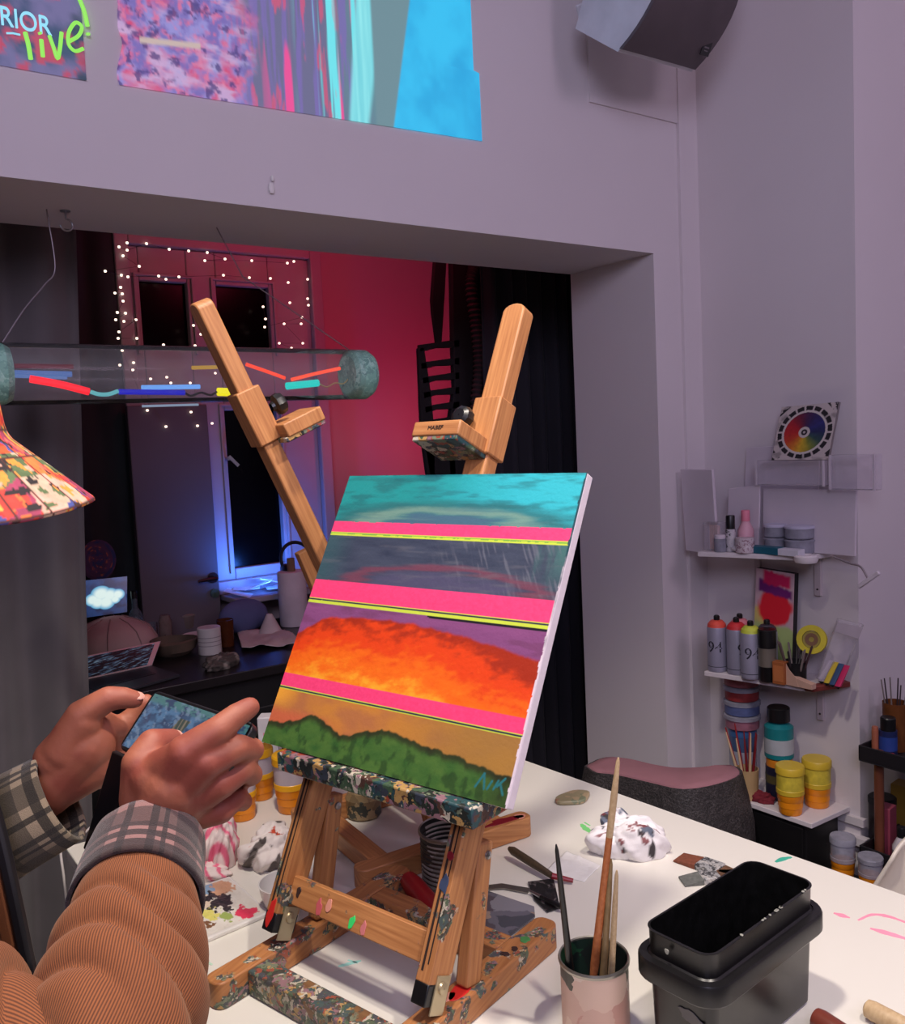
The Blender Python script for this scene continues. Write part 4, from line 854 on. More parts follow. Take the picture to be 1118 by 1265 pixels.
b = B()
for a, c in ((0, 10), (11, 21), (24, 36), (44, 55)):
    b.tube([fp[k] for k in range(a, c)], 0.0009, 5)
obj('cord', b, WIRE, fl)
# ------------------------------------------------------------------ counter in the alcove
KZ = 0.85
COUNT = M('black_counter', (26, 22, 24), 0.3, var=0.2)
kt = thing('counter', 'long black counter under the alcove window', 'counter', (1.1, 3.4, 0))
obj('worktop', bx(B(), 0.2, 2.2, 3.0, 3.82, KZ-0.035, KZ), COUNT, kt, smooth=0, bevel=0.003)
obj('cabinet_front', bx(B(), 0.22, 2.18, 3.04, 3.80, 0.0, KZ-0.035), M('black_front', (14, 13, 15), 0.5), kt, smooth=0)
bpart('drawer_gap', M('gap', (50, 46, 48), 0.6), kt, lambda b: bx(b, 0.24, 2.16, 3.036, 3.041, KZ-0.16, KZ-0.155))
def kp(px, py): return at(px, py, z=KZ)
# laptop
lp0, lp1, lp2, lp3 = at(76, 846, z=KZ+.012), at(188, 822, z=KZ+.012), at(222, 833, z=KZ+.012), at(112, 864, z=KZ+.012)
ltt = thing('laptop', 'open silver-edged laptop on the black counter beside the curtain', 'laptop', (lp0+lp2)/2)
LAPM = M('laptop_grey', (70, 70, 76), 0.35, 0.6)
bpart('keyboard_base', LAPM, ltt, lambda b: b.prism([p-EZ*.011 for p in (lp0, lp1, lp2, lp3)], EZ*.011), bevel=0.002)
bpart('keyboard', BLACKP, ltt, lambda b: b.prism([lp0*.75+lp2*.05+lp1*.1+lp3*.1, lp1*.75+lp3*.05+lp0*.1+lp2*.1, lp1*.35+lp2*.5+lp3*.1+lp0*.05, lp0*.35+lp3*.5+lp2*.1+lp1*.05], EZ*.0015))
lt0 = at(79, 815, Y=lp0[1]+.06); lt1 = lp1+(lt0-lp0)+(lp1-lp0)*.10
ln = nrm(np.cross(lp1-lp0, lt0-lp0))
if ln @ (CAM-lp0) < 0: ln = -ln
bpart('lid', M('laptop_edge', (186, 182, 180), 0.35, 0.4), ltt, lambda b: b.prism([lp0, lp1, lt1, lt0], -ln*.007), bevel=0.002)
def scr(u, v):  # pale streaks paint reflections onto the black laptop screen
    s = fbm((u*1.0+v*0.7)*9, (v-u*0.6)*26, 140, 4); c = mixc(rgb(14, 16, 26), rgb(70, 92, 120), sst(0.52, 0.62, s)); return mixc(c, rgb(130, 156, 180), sst(0.66, 0.74, s))
q = [lp0*.94+lt1*.06, lp1*.94+lt0*.06, lt1*.93+lp0*.07, lt0*.93+lp1*.07]
b, u, v = grid(lambda u, v: (q[0]*((1-u)*(1-v))[..., None]+q[1]*(u*(1-v))[..., None]+q[2]*(u*v)[..., None]+q[3]*((1-u)*v)[..., None])+ln*.0008, 90, 50)
obj('screen', b, attrmat('screen_reflections', 0.2, emit=0.38), ltt, smooth=0, cols=scr(u, v))
def canister(name, label, cat, c, prof, mat, n=28, extra=None, group=None):
    c = np.asarray(c, float)
    if extra is None: return obj(name, B().lathe(prof, c, n), mat, label=label, cat=cat, group=group)
    t = thing(name, label, cat, c, group); bpart('body', mat, t, lambda b: b.lathe(prof, c, n)); extra(t, c); return t
mg = kp(260, 807)
def mlines(t, c):
    for k in range(3): bpart('print', M('grey_print', (150, 140, 140), 0.6), t, lambda b: b.lathe([(0.0455, .035+.016*k), (0.0455, .038+.016*k)], c, 28))
canister('storage_tin', 'white cylindrical tin with faint lettering on the black counter', 'tin', mg, [(0, .001), (.044, .001), (.045, .004), (.045, .102), (.043, .105), (0, .105)], M('white_enamel', (204, 196, 192), 0.4), 28, mlines)
po = kp(229, 778)
def pot(t, c):
    bpart('lid', M('clay_lid', (120, 108, 100), 0.5), t, lambda b: b.lathe([(.066, .068), (.066, .074), (.05, .088), (.02, .096), (.008, .098), (.007, .108), (.012, .114), (.010, .122), (0, .124)], c, 28))
    for s in (-1, 1): bpart('handle', M('clay_lid', (120, 108, 100), 0.5), t, lambda b: b.tube([c+V(s*.062, 0, .05), c+V(s*.08, 0, .052), c+V(s*.062, .0, .062)], .006, 8))
canister('cooking_pot', 'small clay-coloured pot with a knobbed lid behind the white tin', 'pot', po, [(0, .001), (.055, .001), (.062, .02), (.064, .068), (.060, .07)], M('clay_pot', (104, 92, 84), 0.5), 28, pot)
obj('saucer', B().lathe([(0, .001), (.05, .001), (.07, .008), (.072, .010), (.05, .006), (0, .004)], kp(246, 786), 28), CER, label='white saucer between the pot and the white tin', cat='saucer')
obj('basket', B().lathe([(0, .001), (.062, .001), (.085, .02), (.092, .055), (.084, .06), (.078, .03), (.05, .012), (0, .01)], kp(215, 808), 30, wob=lambda a, h: 1+0.10*math.sin(3*a+h*30)*min(1, h*20)), M('brown_felt', (88, 72, 58), 0.9, var=0.2, bs=0.2), label='slumped brown felt basket in front of the pot', cat='basket')
crumple('foil', kp(274, 824), 0.085, 0.05, 0.035, 0.5, 91, attrmat('soft_paper', 0.85, 0.3, 120), lambda x, y, z: mixc(rgb(70, 62, 58), rgb(140, 130, 122), sst(0.45, 0.7, fbm(x*3, y*3+z, 151, 4))), 70, 0.3, 'crumpled grey wrapper lying on the counter in front of the tin', 'wrapper')
pq = [at(*p, z=KZ+.003) for p in ((293, 783), (352, 781), (372, 798), (299, 805))]
b, u, v = grid(lambda u, v: pq[0]*((1-u)*(1-v))[..., None]+pq[1]*(u*(1-v))[..., None]+pq[2]*(u*v)[..., None]+pq[3]*((1-u)*v)[..., None]+EZ*(0.03*fbm(u*3, v*3, 160))[..., None], 30, 20)
o = obj('paper_sheet', b, M('white_paper', (196, 186, 182), 0.8), smooth=60, label='curled white sheet of paper on the counter beside the painting', cat='paper'); o.modifiers.new('thick', 'SOLIDIFY').thickness = 0.001
rl = kp(364, 772)
t = thing('paper_roll', 'white paper towel roll standing beside the painting\'s edge', 'paper roll', rl)
bpart('roll', M('roll_paper', (205, 192, 196), 0.85, bs=0.1), t, lambda b: b.lathe([(.018, .24), (.018, .002), (.062, .002), (.063, .006), (.063, .238), (.061, .242), (.018, .242)], rl, 32))
bpart('core', M('cardboard', (120, 92, 70), 0.8), t, lambda b: b.lathe([(.0178, .241), (.0178, .30), (.0150, .30), (.0150, .01)], rl, 20))
hp = at(366, 688, Y=rl[1]+.06)
t = thing('headphones', 'black headphones behind the paper roll', 'headphones', hp-EZ*.02)
bpart('headband', BLACKP, t, lambda b: b.tube([hp+V(.075*math.cos(a), .02*math.sin(a), .075*math.sin(a)-.01) for a in np.linspace(-0.6, PI+0.6, 22)], .008, 10))
for s in (-1, 1): bpart('ear_cup', BLACKP, t, lambda b: b.lathe([(0, -.012), (.022, -.012), (.030, -.004), (.030, .012), (.02, .016), (0, .016)], hp+V(s*.062, -.01, -.052), 20, (s, 0, 0)))
# cap / dome, cloud screen, bottle, glasses
dm = kp(142, 806)
t = thing('dome_cushion', 'pale quilted dome cushion behind the laptop', 'cushion', dm)
QUILT = M('quilted_cloth', (186, 160, 152), 0.8, var=0.06, bs=0.1)
bpart('cushion_body', QUILT, t, lambda b: b.lathe([(0, .001), (.15, .001), (.168, .02), (.165, .05), (.14, .095), (.095, .125), (.045, .142), (0, .147)], dm, 40, wob=lambda a, h: 1+0.03*abs(math.cos(4*a))))
bpart('seam', M('seam', (150, 126, 120), 0.8), t, lambda b: [b.tube([dm+V(r*math.cos(a)*1.02, r*math.sin(a)*1.02, h+.001) for r, h in ((.166, .03), (.162, .055), (.14, .095), (.095, .125), (.045, .142))], .0025, 6) for a in np.arange(8)*PI/4+PI/8])
sc = [at(99, 764, Y=3.76), at(157, 756, Y=3.74), at(157, 712, Y=3.77), at(97, 718, Y=3.79)]
t = thing('tablet', 'small screen showing a glowing white cloud on deep blue', 'tablet', (sc[0]+sc[1])/2-EZ*.0)
sn = nrm(np.cross(sc[1]-sc[0], sc[3]-sc[0])); sn = -sn if sn[1] > 0 else sn
bpart('case', BLACKP, t, lambda b: b.prism([p-sn*.001 for p in sc], -sn*.012), bevel=0.002)
def cloud(u, v):
    c = mixc(rgb(8, 18, 48), rgb(24, 62, 116), sst(0.3, 0.7, fbm(u*5, v*5, 170))*0.6+0.3*v); d = 9.0
    d = np.full(u.shape, 9.0)
    for x, y, r in ((.28, .45, .17), (.45, .58, .22), (.62, .52, .20), (.80, .52, .15), (.55, .36, .20), (.38, .38, .18), (.74, .40, .12)): d = np.minimum(d, np.hypot((u-x)*1.0, (v-y)*0.95)/r)
    return mixc(c, mixc(rgb(90, 170, 210), rgb(225, 245, 240), sst(1.0, 0.4, d)), sst(1.05, 0.92, d))
b, u, v = grid(lambda u, v: (sc[0]*((1-u)*(1-v))[..., None]+sc[1]*(u*(1-v))[..., None]+sc[2]*(u*v)[..., None]+sc[3]*((1-u)*v)[..., None])+sn*.0006, 110, 90)
obj('screen', b, attrmat('screen_bright', 0.2, emit=0.9), t, smooth=0, cols=cloud(u, v))
bo = at(168, 768, Y=3.70); bo[2] = KZ
def bottle(t, c):
    bpart('label', M('bottle_label', (150, 175, 190), 0.5), t, lambda b: b.lathe([(.0335, .03), (.0335, .085)], c, 24)); bpart('cap', BLACKP, t, lambda b: b.lathe([(.0125, .205), (.0125, .235), (0, .236)], c, 16))
canister('bottle', 'tall clear glass bottle beside the cloud screen', 'bottle', bo, [(0, .001), (.031, .001), (.033, .006), (.033, .115), (.024, .145), (.012, .165), (.0115, .21)], glass('bottle_glass', (150, 170, 180), 0.25), 24, bottle)
vz = at(94, 790, Y=3.52); vz[2] = KZ
obj('vase', B().lathe([(0, .001), (.03, .001), (.034, .02), (.028, .05), (.034, .09), (.026, .13), (.012, .16), (.016, .185), (0, .186)], vz, 20), crust('spotted_vase', 0.1, 45, [(0, (20, 20, 22)), (0.6, (150, 140, 136)), (0.75, (30, 28, 30))], 0.2), label='black and white spotted vase beside the cloud screen', cat='vase')
gj = at(205, 782, Y=3.66); gj[2] = KZ
canister('storage_jar', 'clear brown-filled jar between bottle and pot', 'jar', gj, [(0, .001), (.024, .001), (.026, .006), (.026, .10), (.02, .115), (.02, .125), (0, .126)], glass('jar_glass', (190, 170, 160), 0.3), 24, lambda t, c: bpart('contents', M('brown_contents', (84, 58, 46), 0.7), t, lambda b: b.lathe([(0, .003), (.022, .003), (.023, .06), (0, .062)], c, 20)))
gs = at(186, 778, Y=3.74); gs[2] = KZ
obj('drinking_glass', B().lathe([(0, .001), (.024, .001), (.030, .085), (.0285, .085), (.023, .006), (0, .005)], gs, 24), glass('clear_glass', (220, 225, 230), 0.12), label='small clear drinking glass beside the bottle', cat='glass')
gb = at(279, 784, Y=3.44); gb[2] = KZ
obj('amber_tumbler', B().lathe([(0, .001), (.03, .001), (.034, .11), (.032, .11), (.028, .008), (0, .006)], gb, 24), glass('amber_glass', (120, 66, 40), 0.4), label='amber glass tumbler behind the white tin', cat='glass')
pr = at(121, 712, Y=3.80)
def pop(u, v):
    c = mixc(rgb(46, 30, 60), rgb(92, 48, 88), fbm(u*9, v*9, 180)); c = mixc(c, rgb(190, 96, 40), sst(0.66, 0.74, fbm(u*14, v*14, 184))*0.8); return mixc(c, rgb(30, 40, 90), sst(0.6, 0.7, fbm(u*8, v*8, 188)))
pc_ = at(121, 692, Y=3.83)
b, u, v = grid(lambda u, v: np.stack([pc_[0]+.072*v*np.cos(2*PI*u), np.full_like(u, 3.828), pc_[2]+.085*v*np.sin(2*PI*u)], -1), 60, 20)
t = thing('round_picture', 'round purple and orange picture above the cloud screen', 'picture', pc_)
obj('picture_face', b, attrmat('dull_paint', 0.7), t, smooth=0, cols=pop(u*1.0, v)); bpart('backing', BLACKP, t, lambda b: b.lathe([(0, 0), (.074, 0), (.074, .012), (0, .012)], pc_+V(0, .002, 0), 48, (0, 1, 0), ref=(1, 0, 0)))
BLUEC = M('blue_cloth', (84, 90, 130), 0.9, var=0.1)
bc_ = at(300, 748, Y=3.62); bc_[2] = KZ+.075
obj('cushion', B().ball(bc_, 0.10, 24, (1.1, .55, .75)), BLUEC, label='dark blue round cushion below the window sill', cat='cushion')
pcn = at(334, 780, Y=3.50); pcn[2] = KZ
obj('paper_cone', B().lathe([(.055, .001), (.02, .075), (.012, .09), (0, .092)], pcn, 20), M('white_paper', (196, 186, 182), 0.8), label='white paper cone beside the paper roll', cat='paper cone')
for k in range(9):
    c0 = V(1.50+.05*k, 3.80+.025*(k % 2), 0.985+.012*(k % 4)); a = random.uniform(-.6, .6); ax1 = V(math.cos(a), math.sin(a), .30*(k % 3-1)); ax2 = nrm(np.cross(V(0, 0, 1), ax1))
    t_ = obj('paper', B().box(c0+EZ*.012, (.12, .085, .002), (ax1, ax2, np.cross(nrm(ax1), ax2))), M('sill_paper', (214, 214, 220), 0.8), smooth=0, label='loose sheet of paper in the heap on the window sill', cat='paper', group='papers heaped on the window sill')
# ------------------------------------------------------------------ dark clothes hung in the alcove
gY = 3.05
CLB = M('black_cloth', (16, 14, 18), 0.85, var=0.3, bs=0.1, bscale=200)
def gp(px, py, dy=0.0): return at(px, py, Y=gY+dy)
gt = thing('slashed_garment', 'black garment with a row of slashes hanging against the red wall', 'garment', gp(555, 340))
bpart('strap', CLB, gt, lambda b: b.prism([gp(539, 300), gp(553, 300), gp(550, 360), gp(546, 424), gp(540, 424), gp(535, 385), gp(534, 370)], V(0, .02, 0)), bevel=0.003)
bpart('front_panel', CLB, gt, lambda b: b.prism([gp(558, 300), gp(592, 300), gp(604, 360), gp(606, 470), gp(600, 600), gp(556, 600), gp(553, 540), gp(562, 480), gp(560, 420)], V(0, .03, 0)), bevel=0.005)
bpart('edge_band', CLB, gt, lambda b: b.prism([gp(517, 430), gp(524, 428), gp(532, 480), gp(537, 530), gp(538, 600), gp(530, 600), gp(521, 535)], V(0, .02, 0)), bevel=0.003)
bpart('hem_panel', CLB, gt, lambda b: b.prism([gp(521, 528), gp(560, 524), gp(565, 610), gp(535, 610)], V(0, .02, 0)), bevel=0.003)
for k, y in enumerate((426, 448, 466, 484, 502, 520)):
    bpart('rung', CLB, gt, lambda b: b.prism([gp(518+k*1.6, y), gp(568, y-7), gp(568, y+3), gp(540, y+4), gp(519+k*1.6, y+9)], V(0, .018, 0)), bevel=0.003)
rz = gp(545, 300)[2]
cr_ = thing('clothes_rail', 'dark rail below the alcove ceiling carrying the black garment', 'rail', V(2.35, gY+.01, rz))
bpart('bar', BLACKP, cr_, lambda b: b.cyl((1.95, gY+.01, rz), (2.75, gY+.01, rz), .010, n=14))
for x in (2.0, 2.7): bpart('hanger_rod', BLACKP, cr_, lambda b: b.cyl((x, gY+.01, rz), (x, gY+.01, 2.95), .006, n=10))
rt_ = thing('ruffled_scarf', 'brown-black ruffled scarf hanging beside the slashed garment', 'scarf', gp(588, 345))
RUF = M('ruffle_cloth', (62, 48, 50), 0.8, var=0.3, bs=0.2)
ctr = spline([gp(590, 298, -.01), gp(590, 322, -.03), gp(582, 350, -.04), gp(588, 400, -.04), gp(592, 450, -.04), gp(588, 500, -.04), gp(586, 560, -.04)], 16)
bpart('ruffle', RUF, rt_, lambda b: b.tube(ctr, [.018+.010*(i % 2)+(.03*math.exp(-((i-14)/6)**2)) for i in range(len(ctr))], 14))
# ------------------------------------------------------------------ speaker
SB, SR, STL = at(763, 64, d=2.50), at(854, 89, d=2.78), at(838, -70, d=2.46)
a_ = nrm(SR-SB); up_ = STL-SB; up_ = nrm(up_-a_*(up_ @ a_)); nn = np.cross(a_, up_); 
if nn @ (CAM-SB) < 0: nn = -nn
SW, SHT, SD = np.linalg.norm(SR-SB), 0.42, 0.20
t = thing('loudspeaker', 'white wall loudspeaker with dark curved grille under the ceiling corner', 'loudspeaker', SB-nn*.1)
def face(k): return [SB+a_*(SW*u)+up_*(SHT*k)+nn*(.075*(1-(2*k-1)**2)+.02*(1-(2*u-1)**2)) for u in np.linspace(0, 1, 12)]
R = []
for k in np.linspace(0, 1, 14):
    f = face(k); bk = [SB+a_*(SW*(.5+.40*(1-2*u)))+up_*(SHT*(.08+.84*k))-nn*SD for u in np.linspace(0, 1, 12)]
    R.append(f+bk)
bpart('cabinet', M('speaker_white', (206, 204, 210), 0.5), t, lambda b: b.rings(R, True, True), smooth=40)
bpart('grille', M('speaker_grille', (86, 76, 80), 0.6, bs=0.4, bscale=900), t, lambda b: b.rings([[p+nn*.006 for p in face(k)]+[p-nn*.004 for p in face(k)][::-1] for k in np.linspace(.02, .98, 14)], True, True), smooth=40)
lg = SB+a_*(SW*.86)+up_*(SHT*.17)+nn*(.075*(1-(2*.17-1)**2)+.02*(1-(2*.86-1)**2)+.008)
bpart('badge', BLACKP, t, lambda b: b.box(lg, (.050, .046, .003), (a_, up_, nn)), bevel=0.001)
bpart('badge_lettering', M('badge_text', (120, 112, 116), 0.5), t, lambda b: (b.box(lg+nn*.0018, (.026, .004, .001), (a_, up_, nn)), b.box(lg+nn*.0018-up_*.009, (.020, .003, .001), (a_, up_, nn))))
k0, k1 = at(714, 17, d=2.62), at(790, -20, d=2.62)
bpart('bracket', M('speaker_white', (206, 204, 210), 0.5), t, lambda b: b.beam(k0, k1, .045, .012, up_), bevel=0.003)
bpart('bracket_arm', M('speaker_white', (206, 204, 210), 0.5), t, lambda b: b.tube([SB+a_*SW*.5+up_*SHT*.5-nn*SD, V(2.35, 2.085, 3.05)], .02, 12))
# ------------------------------------------------------------------ upholstered bench end below the shelves
PZ = 0.545
out = [at(*p, z=PZ) for p in ((722, 946), (745, 936), (775, 938), (805, 945), (840, 950), (880, 949), (907, 946), (917, 956), (890, 968), (845, 975), (800, 966), (760, 957), (735, 954))]
cen = np.mean(out, axis=0)
t = thing('pouffe', 'dark grey tufted pouffe with a dusty pink top below the white jamb', 'pouffe', (cen[0], cen[1], 0))
PFM = crust('grey_tufts', 0.25, 150, [(0, (58, 54, 54)), (0.4, (82, 76, 76)), (0.7, (44, 42, 42)), (0.9, (104, 98, 96))], 0.8)
ringp = lambda k, z, s: [V(*(cen[:2]+(np.array(p[:2])-cen[:2])*k-V(0.0, 0.0)[:2]), z) for p in s]
fine = spline(out+[out[0]], 3)[:-1]
bpart('body', PFM, t, lambda b: b.rings([ringp(1.0, 0.0, fine), ringp(1.10, 0.03, fine), ringp(1.16, 0.20, fine), ringp(1.14, 0.38, fine), ringp(1.07, 0.47, fine), ringp(1.0, PZ, fine), ringp(0.9, PZ-.004, fine)], True, True), smooth=60)
bpart('top_panel', M('dusty_pink_cloth', (150, 104, 112), 0.85, var=0.06, bs=0.1), t, lambda b: b.rings([ringp(0.97, PZ-.003, fine), ringp(0.95, PZ+.004, fine), ringp(0.8, PZ+.006, fine)], True, True), smooth=60)
# ------------------------------------------------------------------ shelves on the white wall
SHW = M('shelf_white', (214, 206, 208), 0.5, var=0.03)
BKT = M('bracket_white', (196, 184, 186), 0.5)
def shelf(poly, z, label, brackets, end=None):
    c = np.mean(np.array(poly), axis=0); t = thing('wall_shelf', label, 'shelf', (c[0], c[1], z), 'white wall shelves')
    obj('board', B().prism([V(x, y, z-.016) for x, y in poly], V(0, 0, .016)), SHW, t, smooth=0, bevel=0.002)
    for y in brackets:
        k = bpart('bracket', BKT, t, lambda b: (b.box((2.594, y, z-.016-.065), (.010, .022, .13)), b.box((2.53, y, z-.020), (.13, .016, .008))), smooth=0, bevel=0.001)
        bpart('screw', M('dark_screw', (50, 44, 44), 0.5), k, lambda b: [b.lathe([(0, .003), (.003, .002), (.0035, 0)], (2.589, y, z-q), 10, (-1, 0, 0)) for q in (.035, .125)])
    if end is not None: obj('end_block', B().prism(end, V(0, 0, .018)), M('redbrown_wood', (120, 50, 42), 0.5, var=0.15), t, bevel=0.003)
    return t
shelf([(2.366, 1.93), (2.47, 1.60), (2.6, 1.586), (2.6, 1.96)], 1.23, 'topmost of the three white shelves, under the colour wheel', (1.635, 1.86))
shelf([(2.385, 1.93), (2.455, 1.60), (2.6, 1.56), (2.6, 1.95)], 0.82, 'white shelf holding the spray cans, red-brown block at its end', (1.632,), [V(2.455, 1.605, .806), V(2.46, 1.571, .806), V(2.588, 1.524, .806), V(2.597, 1.555, .806)])
shelf([(2.392, 1.83), (2.399, 1.545), (2.6, 1.537), (2.6, 1.95), (2.47, 1.95)], 0.41, 'lowest white shelf holding two yellow paint tubs', ())
S1, S2, S3 = 1.23, 0.82, 0.41
PLA = M('milky_panel', (206, 196, 204), 0.45, var=0.03); CLR = glass('clear_acrylic', (246, 243, 247), 0.20); CLR2 = glass('cloudy_plastic', (196, 196, 210), 0.45)
def slab(name, label, cat, c4, th, mat, sm=0, group=None, bev=0.002):
    c4 = [np.asarray(p, float) for p in c4]; n = nrm(np.cross(c4[1]-c4[0], c4[3]-c4[0])); n = -n if n @ (CAM-c4[0]) > 0 else n
    return obj(name, B().prism(c4, n*th), mat, smooth=sm, bevel=bev, label=label, cat=cat, group=group)
slab('blank_canvas', 'blank white board leaning in the corner at the end of the top shelf', 'board', [V(2.45, 2.05, 1.215), V(2.43, 1.90, 1.215), V(2.43, 1.915, 1.50), V(2.45, 2.065, 1.50)], 0.012, PLA)
slab('blank_canvas', 'tall blank white panel behind the colour wheel', 'board', [V(2.560, 1.895, S1+.001), V(2.560, 1.62, S1+.001), V(2.588, 1.62, 1.575), V(2.588, 1.895, 1.565)], 0.008, PLA)
slab('blank_canvas', 'wide white panel standing behind the round tubs on the top shelf', 'board', [V(2.535, 1.80, S1+.001), V(2.535, 1.475, S1+.001), V(2.545, 1.475, 1.432), V(2.545, 1.80, 1.432)], 0.010, PLA)
slab('blank_canvas', 'milky panel with a pink smudge behind the black-capped marker', 'board', [V(2.50, 1.915, S1+.001), V(2.50, 1.79, S1+.001), V(2.515, 1.79, 1.445), V(2.515, 1.915, 1.43)], 0.006, PLA)
def acr(label, x0, x1, y0, y1, z0, z1, group='clear boxes stacked above the top shelf'):
    t = thing('acrylic_box', label, 'box', ((x0+x1)/2, (y0+y1)/2, z0), group)
    obj('box_wall', bx(B(), x0, x1, y0, y1, z0, z1), CLR, t, smooth=0, bevel=0.003)
    for q in ((x0, y0), (x0, y1-.006)): obj('edge_strip', bx(B(), q[0]-.001, q[0]+.004, q[1], q[1]+.006, z0, z1), PLA, t, smooth=0)
acr('clear plastic box lying under the colour wheel', 2.505, 2.557, 1.555, 1.80, 1.4445, 1.525); acr('clear plastic box at the outer corner beside the colour wheel', 2.515, 2.557, 1.40, 1.545, 1.434, 1.54)
# colour wheel tile
wq = [V(2.512, 1.742, 1.5262), V(2.512, 1.545, 1.5262), V(2.540, 1.524, 1.700), V(2.540, 1.720, 1.695)]
def wheel(u, v):
    x = (u-.5)*2; y = (v-.5)*2; r = np.hypot(x, y); a = (np.degrees(np.arctan2(y, x))+360) % 360
    base = mixc(rgb(196, 184, 180), rgb(150, 140, 138), sst(0.5, 0.75, fbm(u*9, v*9, 200)))
    hues = np.array([rgb(*q) for q in ((34, 40, 84), (44, 44, 110), (48, 36, 90), (70, 28, 70), (120, 26, 50), (170, 28, 40), (180, 34, 36), (190, 60, 34), (206, 120, 36), (206, 170, 40), (120, 130, 50), (44, 76, 74), (34, 40, 84))])
    k = a/30.0; i = np.clip(k.astype(int), 0, 11); f = (k-i)[..., None]; hu = hues[i]*(1-f)+hues[np.minimum(i+1, 12)]*f
    hu = hu*(0.75+0.5*fbm(u*20, v*20, 205))[..., None]
    c = np.where((r < .72)[..., None], hu, base)
    ringm = (r > .80) & (r < .95) & (((a/360*18) % 1) < .78); c = np.where(ringm[..., None], np.array(rgb(30, 26, 30)), c)
    c = np.where(((r > .72) & (r < .78))[..., None], np.array(rgb(205, 196, 190)), c)
    c = np.where((r < .20)[..., None], np.array(rgb(200, 190, 184)), c); c = np.where((r < .11)[..., None], np.array(rgb(40, 32, 40)), c); c = np.where((r < .04)[..., None], np.array(rgb(190, 180, 176)), c)
    cor = (np.abs(x)+np.abs(y) > 1.62) & (fbm(u*12, v*12, 209) > .5); return np.where(cor[..., None], np.array(rgb(40, 36, 38)), c)
t = thing('colour_wheel', 'square tile painted with a colour wheel in a black and white ring', 'picture', wq[0])
slab_n = nrm(np.cross(wq[1]-wq[0], wq[3]-wq[0])); slab_n = -slab_n if slab_n @ (CAM-wq[0]) > 0 else slab_n
obj('tile', B().prism(wq, slab_n*.010), M('tile_edge', (120, 112, 112), 0.6), t, smooth=0)
b, u, v = grid(lambda u, v: (wq[0]*((1-u)*(1-v))[..., None]+wq[1]*(u*(1-v))[..., None]+wq[2]*(u*v)[..., None]+wq[3]*((1-u)*v)[..., None])-slab_n*.0008, 150, 150)
obj('painted_face', b, attrmat('dull_paint', 0.7), t, smooth=0, cols=wheel(u, v))
# top shelf things
def sp(px, py, z, dx=0.0):
    p = at(px, py, z=z); p[0] = min(p[0]+dx, 2.57); return p
c = V(2.43, 1.905, S1)
t = thing('clear_cup', 'clear square cup of pale sticks at the end of the top shelf', 'cup', c)
obj('cup_wall', bx(B(), c[0]-.026, c[0]+.026, c[1]-.03, c[1]+.03, S1+.001, S1+.095), CLR, t, smooth=0, bevel=0.003)
for k in range(4): bpart('stick', M('pale_pink_stick', (206, 172, 166), 0.6), t, lambda b: b.box(c+V(-.01+.004*k, -.019+.0125*k, .044), (.012, .008, .082)), bevel=0.002)
def cylinder(name, label, cat, c, r, h, mat, capm=None, caph=0.0, capr=None, band=None, bandz=(0.3, 0.6), group=None, shoulder=0.0):
    c = np.asarray(c, float); t = thing(name, label, cat, c, group)
    pr = [(0, .001), (r*.94, .001), (r, .004), (r, h-shoulder)]+([(r*.6, h-shoulder*.3), (r*.45, h)] if shoulder else [(r*.97, h)])+[(0, h)]
    bpart('body', mat, t, lambda b: b.lathe(pr, c, 26))
    if capm is not None:
        k = capr or r*.9; bpart('cap', capm, t, lambda b: b.lathe([(k, h-.001), (k, h+caph-.003), (k*.9, h+caph), (0, h+caph)], c, 22))
    if band is not None: bpart('label_band', band, t, lambda b: b.lathe([(r*1.01, h*bandz[0]), (r*1.01, h*bandz[1])], c, 26))
    return t
MK = crust('marker_print', 0.0, 70, [(0, (190, 184, 190)), (0.5, (60, 58, 64)), (0.7, (200, 196, 200)), (0.9, (40, 40, 46))], 0.0)
cylinder('paint_marker', 'black-capped paint marker standing on the top shelf', 'marker', V(2.43, 1.845, S1), .016, .075, MK, BLACKP, .045, .0145)
cylinder('small_jar', 'tiny clear jar beside the black-capped marker', 'jar', V(2.405, 1.868, S1), .020, .045, CLR2, PLA, .012)
cylinder('pump_bottle', 'pale pink bottle behind the marker on the top shelf', 'bottle', V(2.47, 1.815, S1), .026, .10, M('pale_pink_plastic', (212, 160, 172), 0.5), M('pink_cap', (226, 130, 150), 0.5), .035, .014, shoulder=.03)
cylinder('small_jar', 'squat speckled jar in front of the pale pink bottle', 'jar', V(2.43, 1.79, S1), .030, .05, crust('speckled_jar', 0.0, 80, [(0, (196, 182, 188)), (0.6, (150, 120, 130)), (0.8, (206, 196, 200))], 0.0))
for k, (px, r, lab) in enumerate(((951, .036, 'lower left'), (980, .044, 'lower right'))):
    y = 1.735 if k == 0 else 1.648
    cylinder('round_tub', 'clear round tub, lower of the %s stack on the top shelf' % ('narrow' if k == 0 else 'wide'), 'tub', V(2.515, y, S1), r, .040, CLR2, CLR2, .006, r*1.05, group='clear round tubs on the top shelf')
    cylinder('round_tub', 'clear round tub, upper of the %s stack on the top shelf' % ('narrow' if k == 0 else 'wide'), 'tub', V(2.515, y, S1+.0475), r, .034, CLR2, M('tub_lid', (186, 184, 204), 0.3), .008, r*1.05, group='clear round tubs on the top shelf')
t = thing('paint_tube_box', 'long teal and white paint box lying at the front of the top shelf', 'box', V(2.47, 1.69, S1))
obj('box_body', bx(B(), 2.435, 2.470, 1.60, 1.775, S1+.0005, S1+.022), M('white_card', (206, 204, 214), 0.5), t, smooth=0, bevel=0.002)
obj('teal_end', bx(B(), 2.433, 2.472, 1.672, 1.778, S1+.0005, S1+.023), M('teal_card', (24, 92, 112), 0.5), t, smooth=0, bevel=0.001)
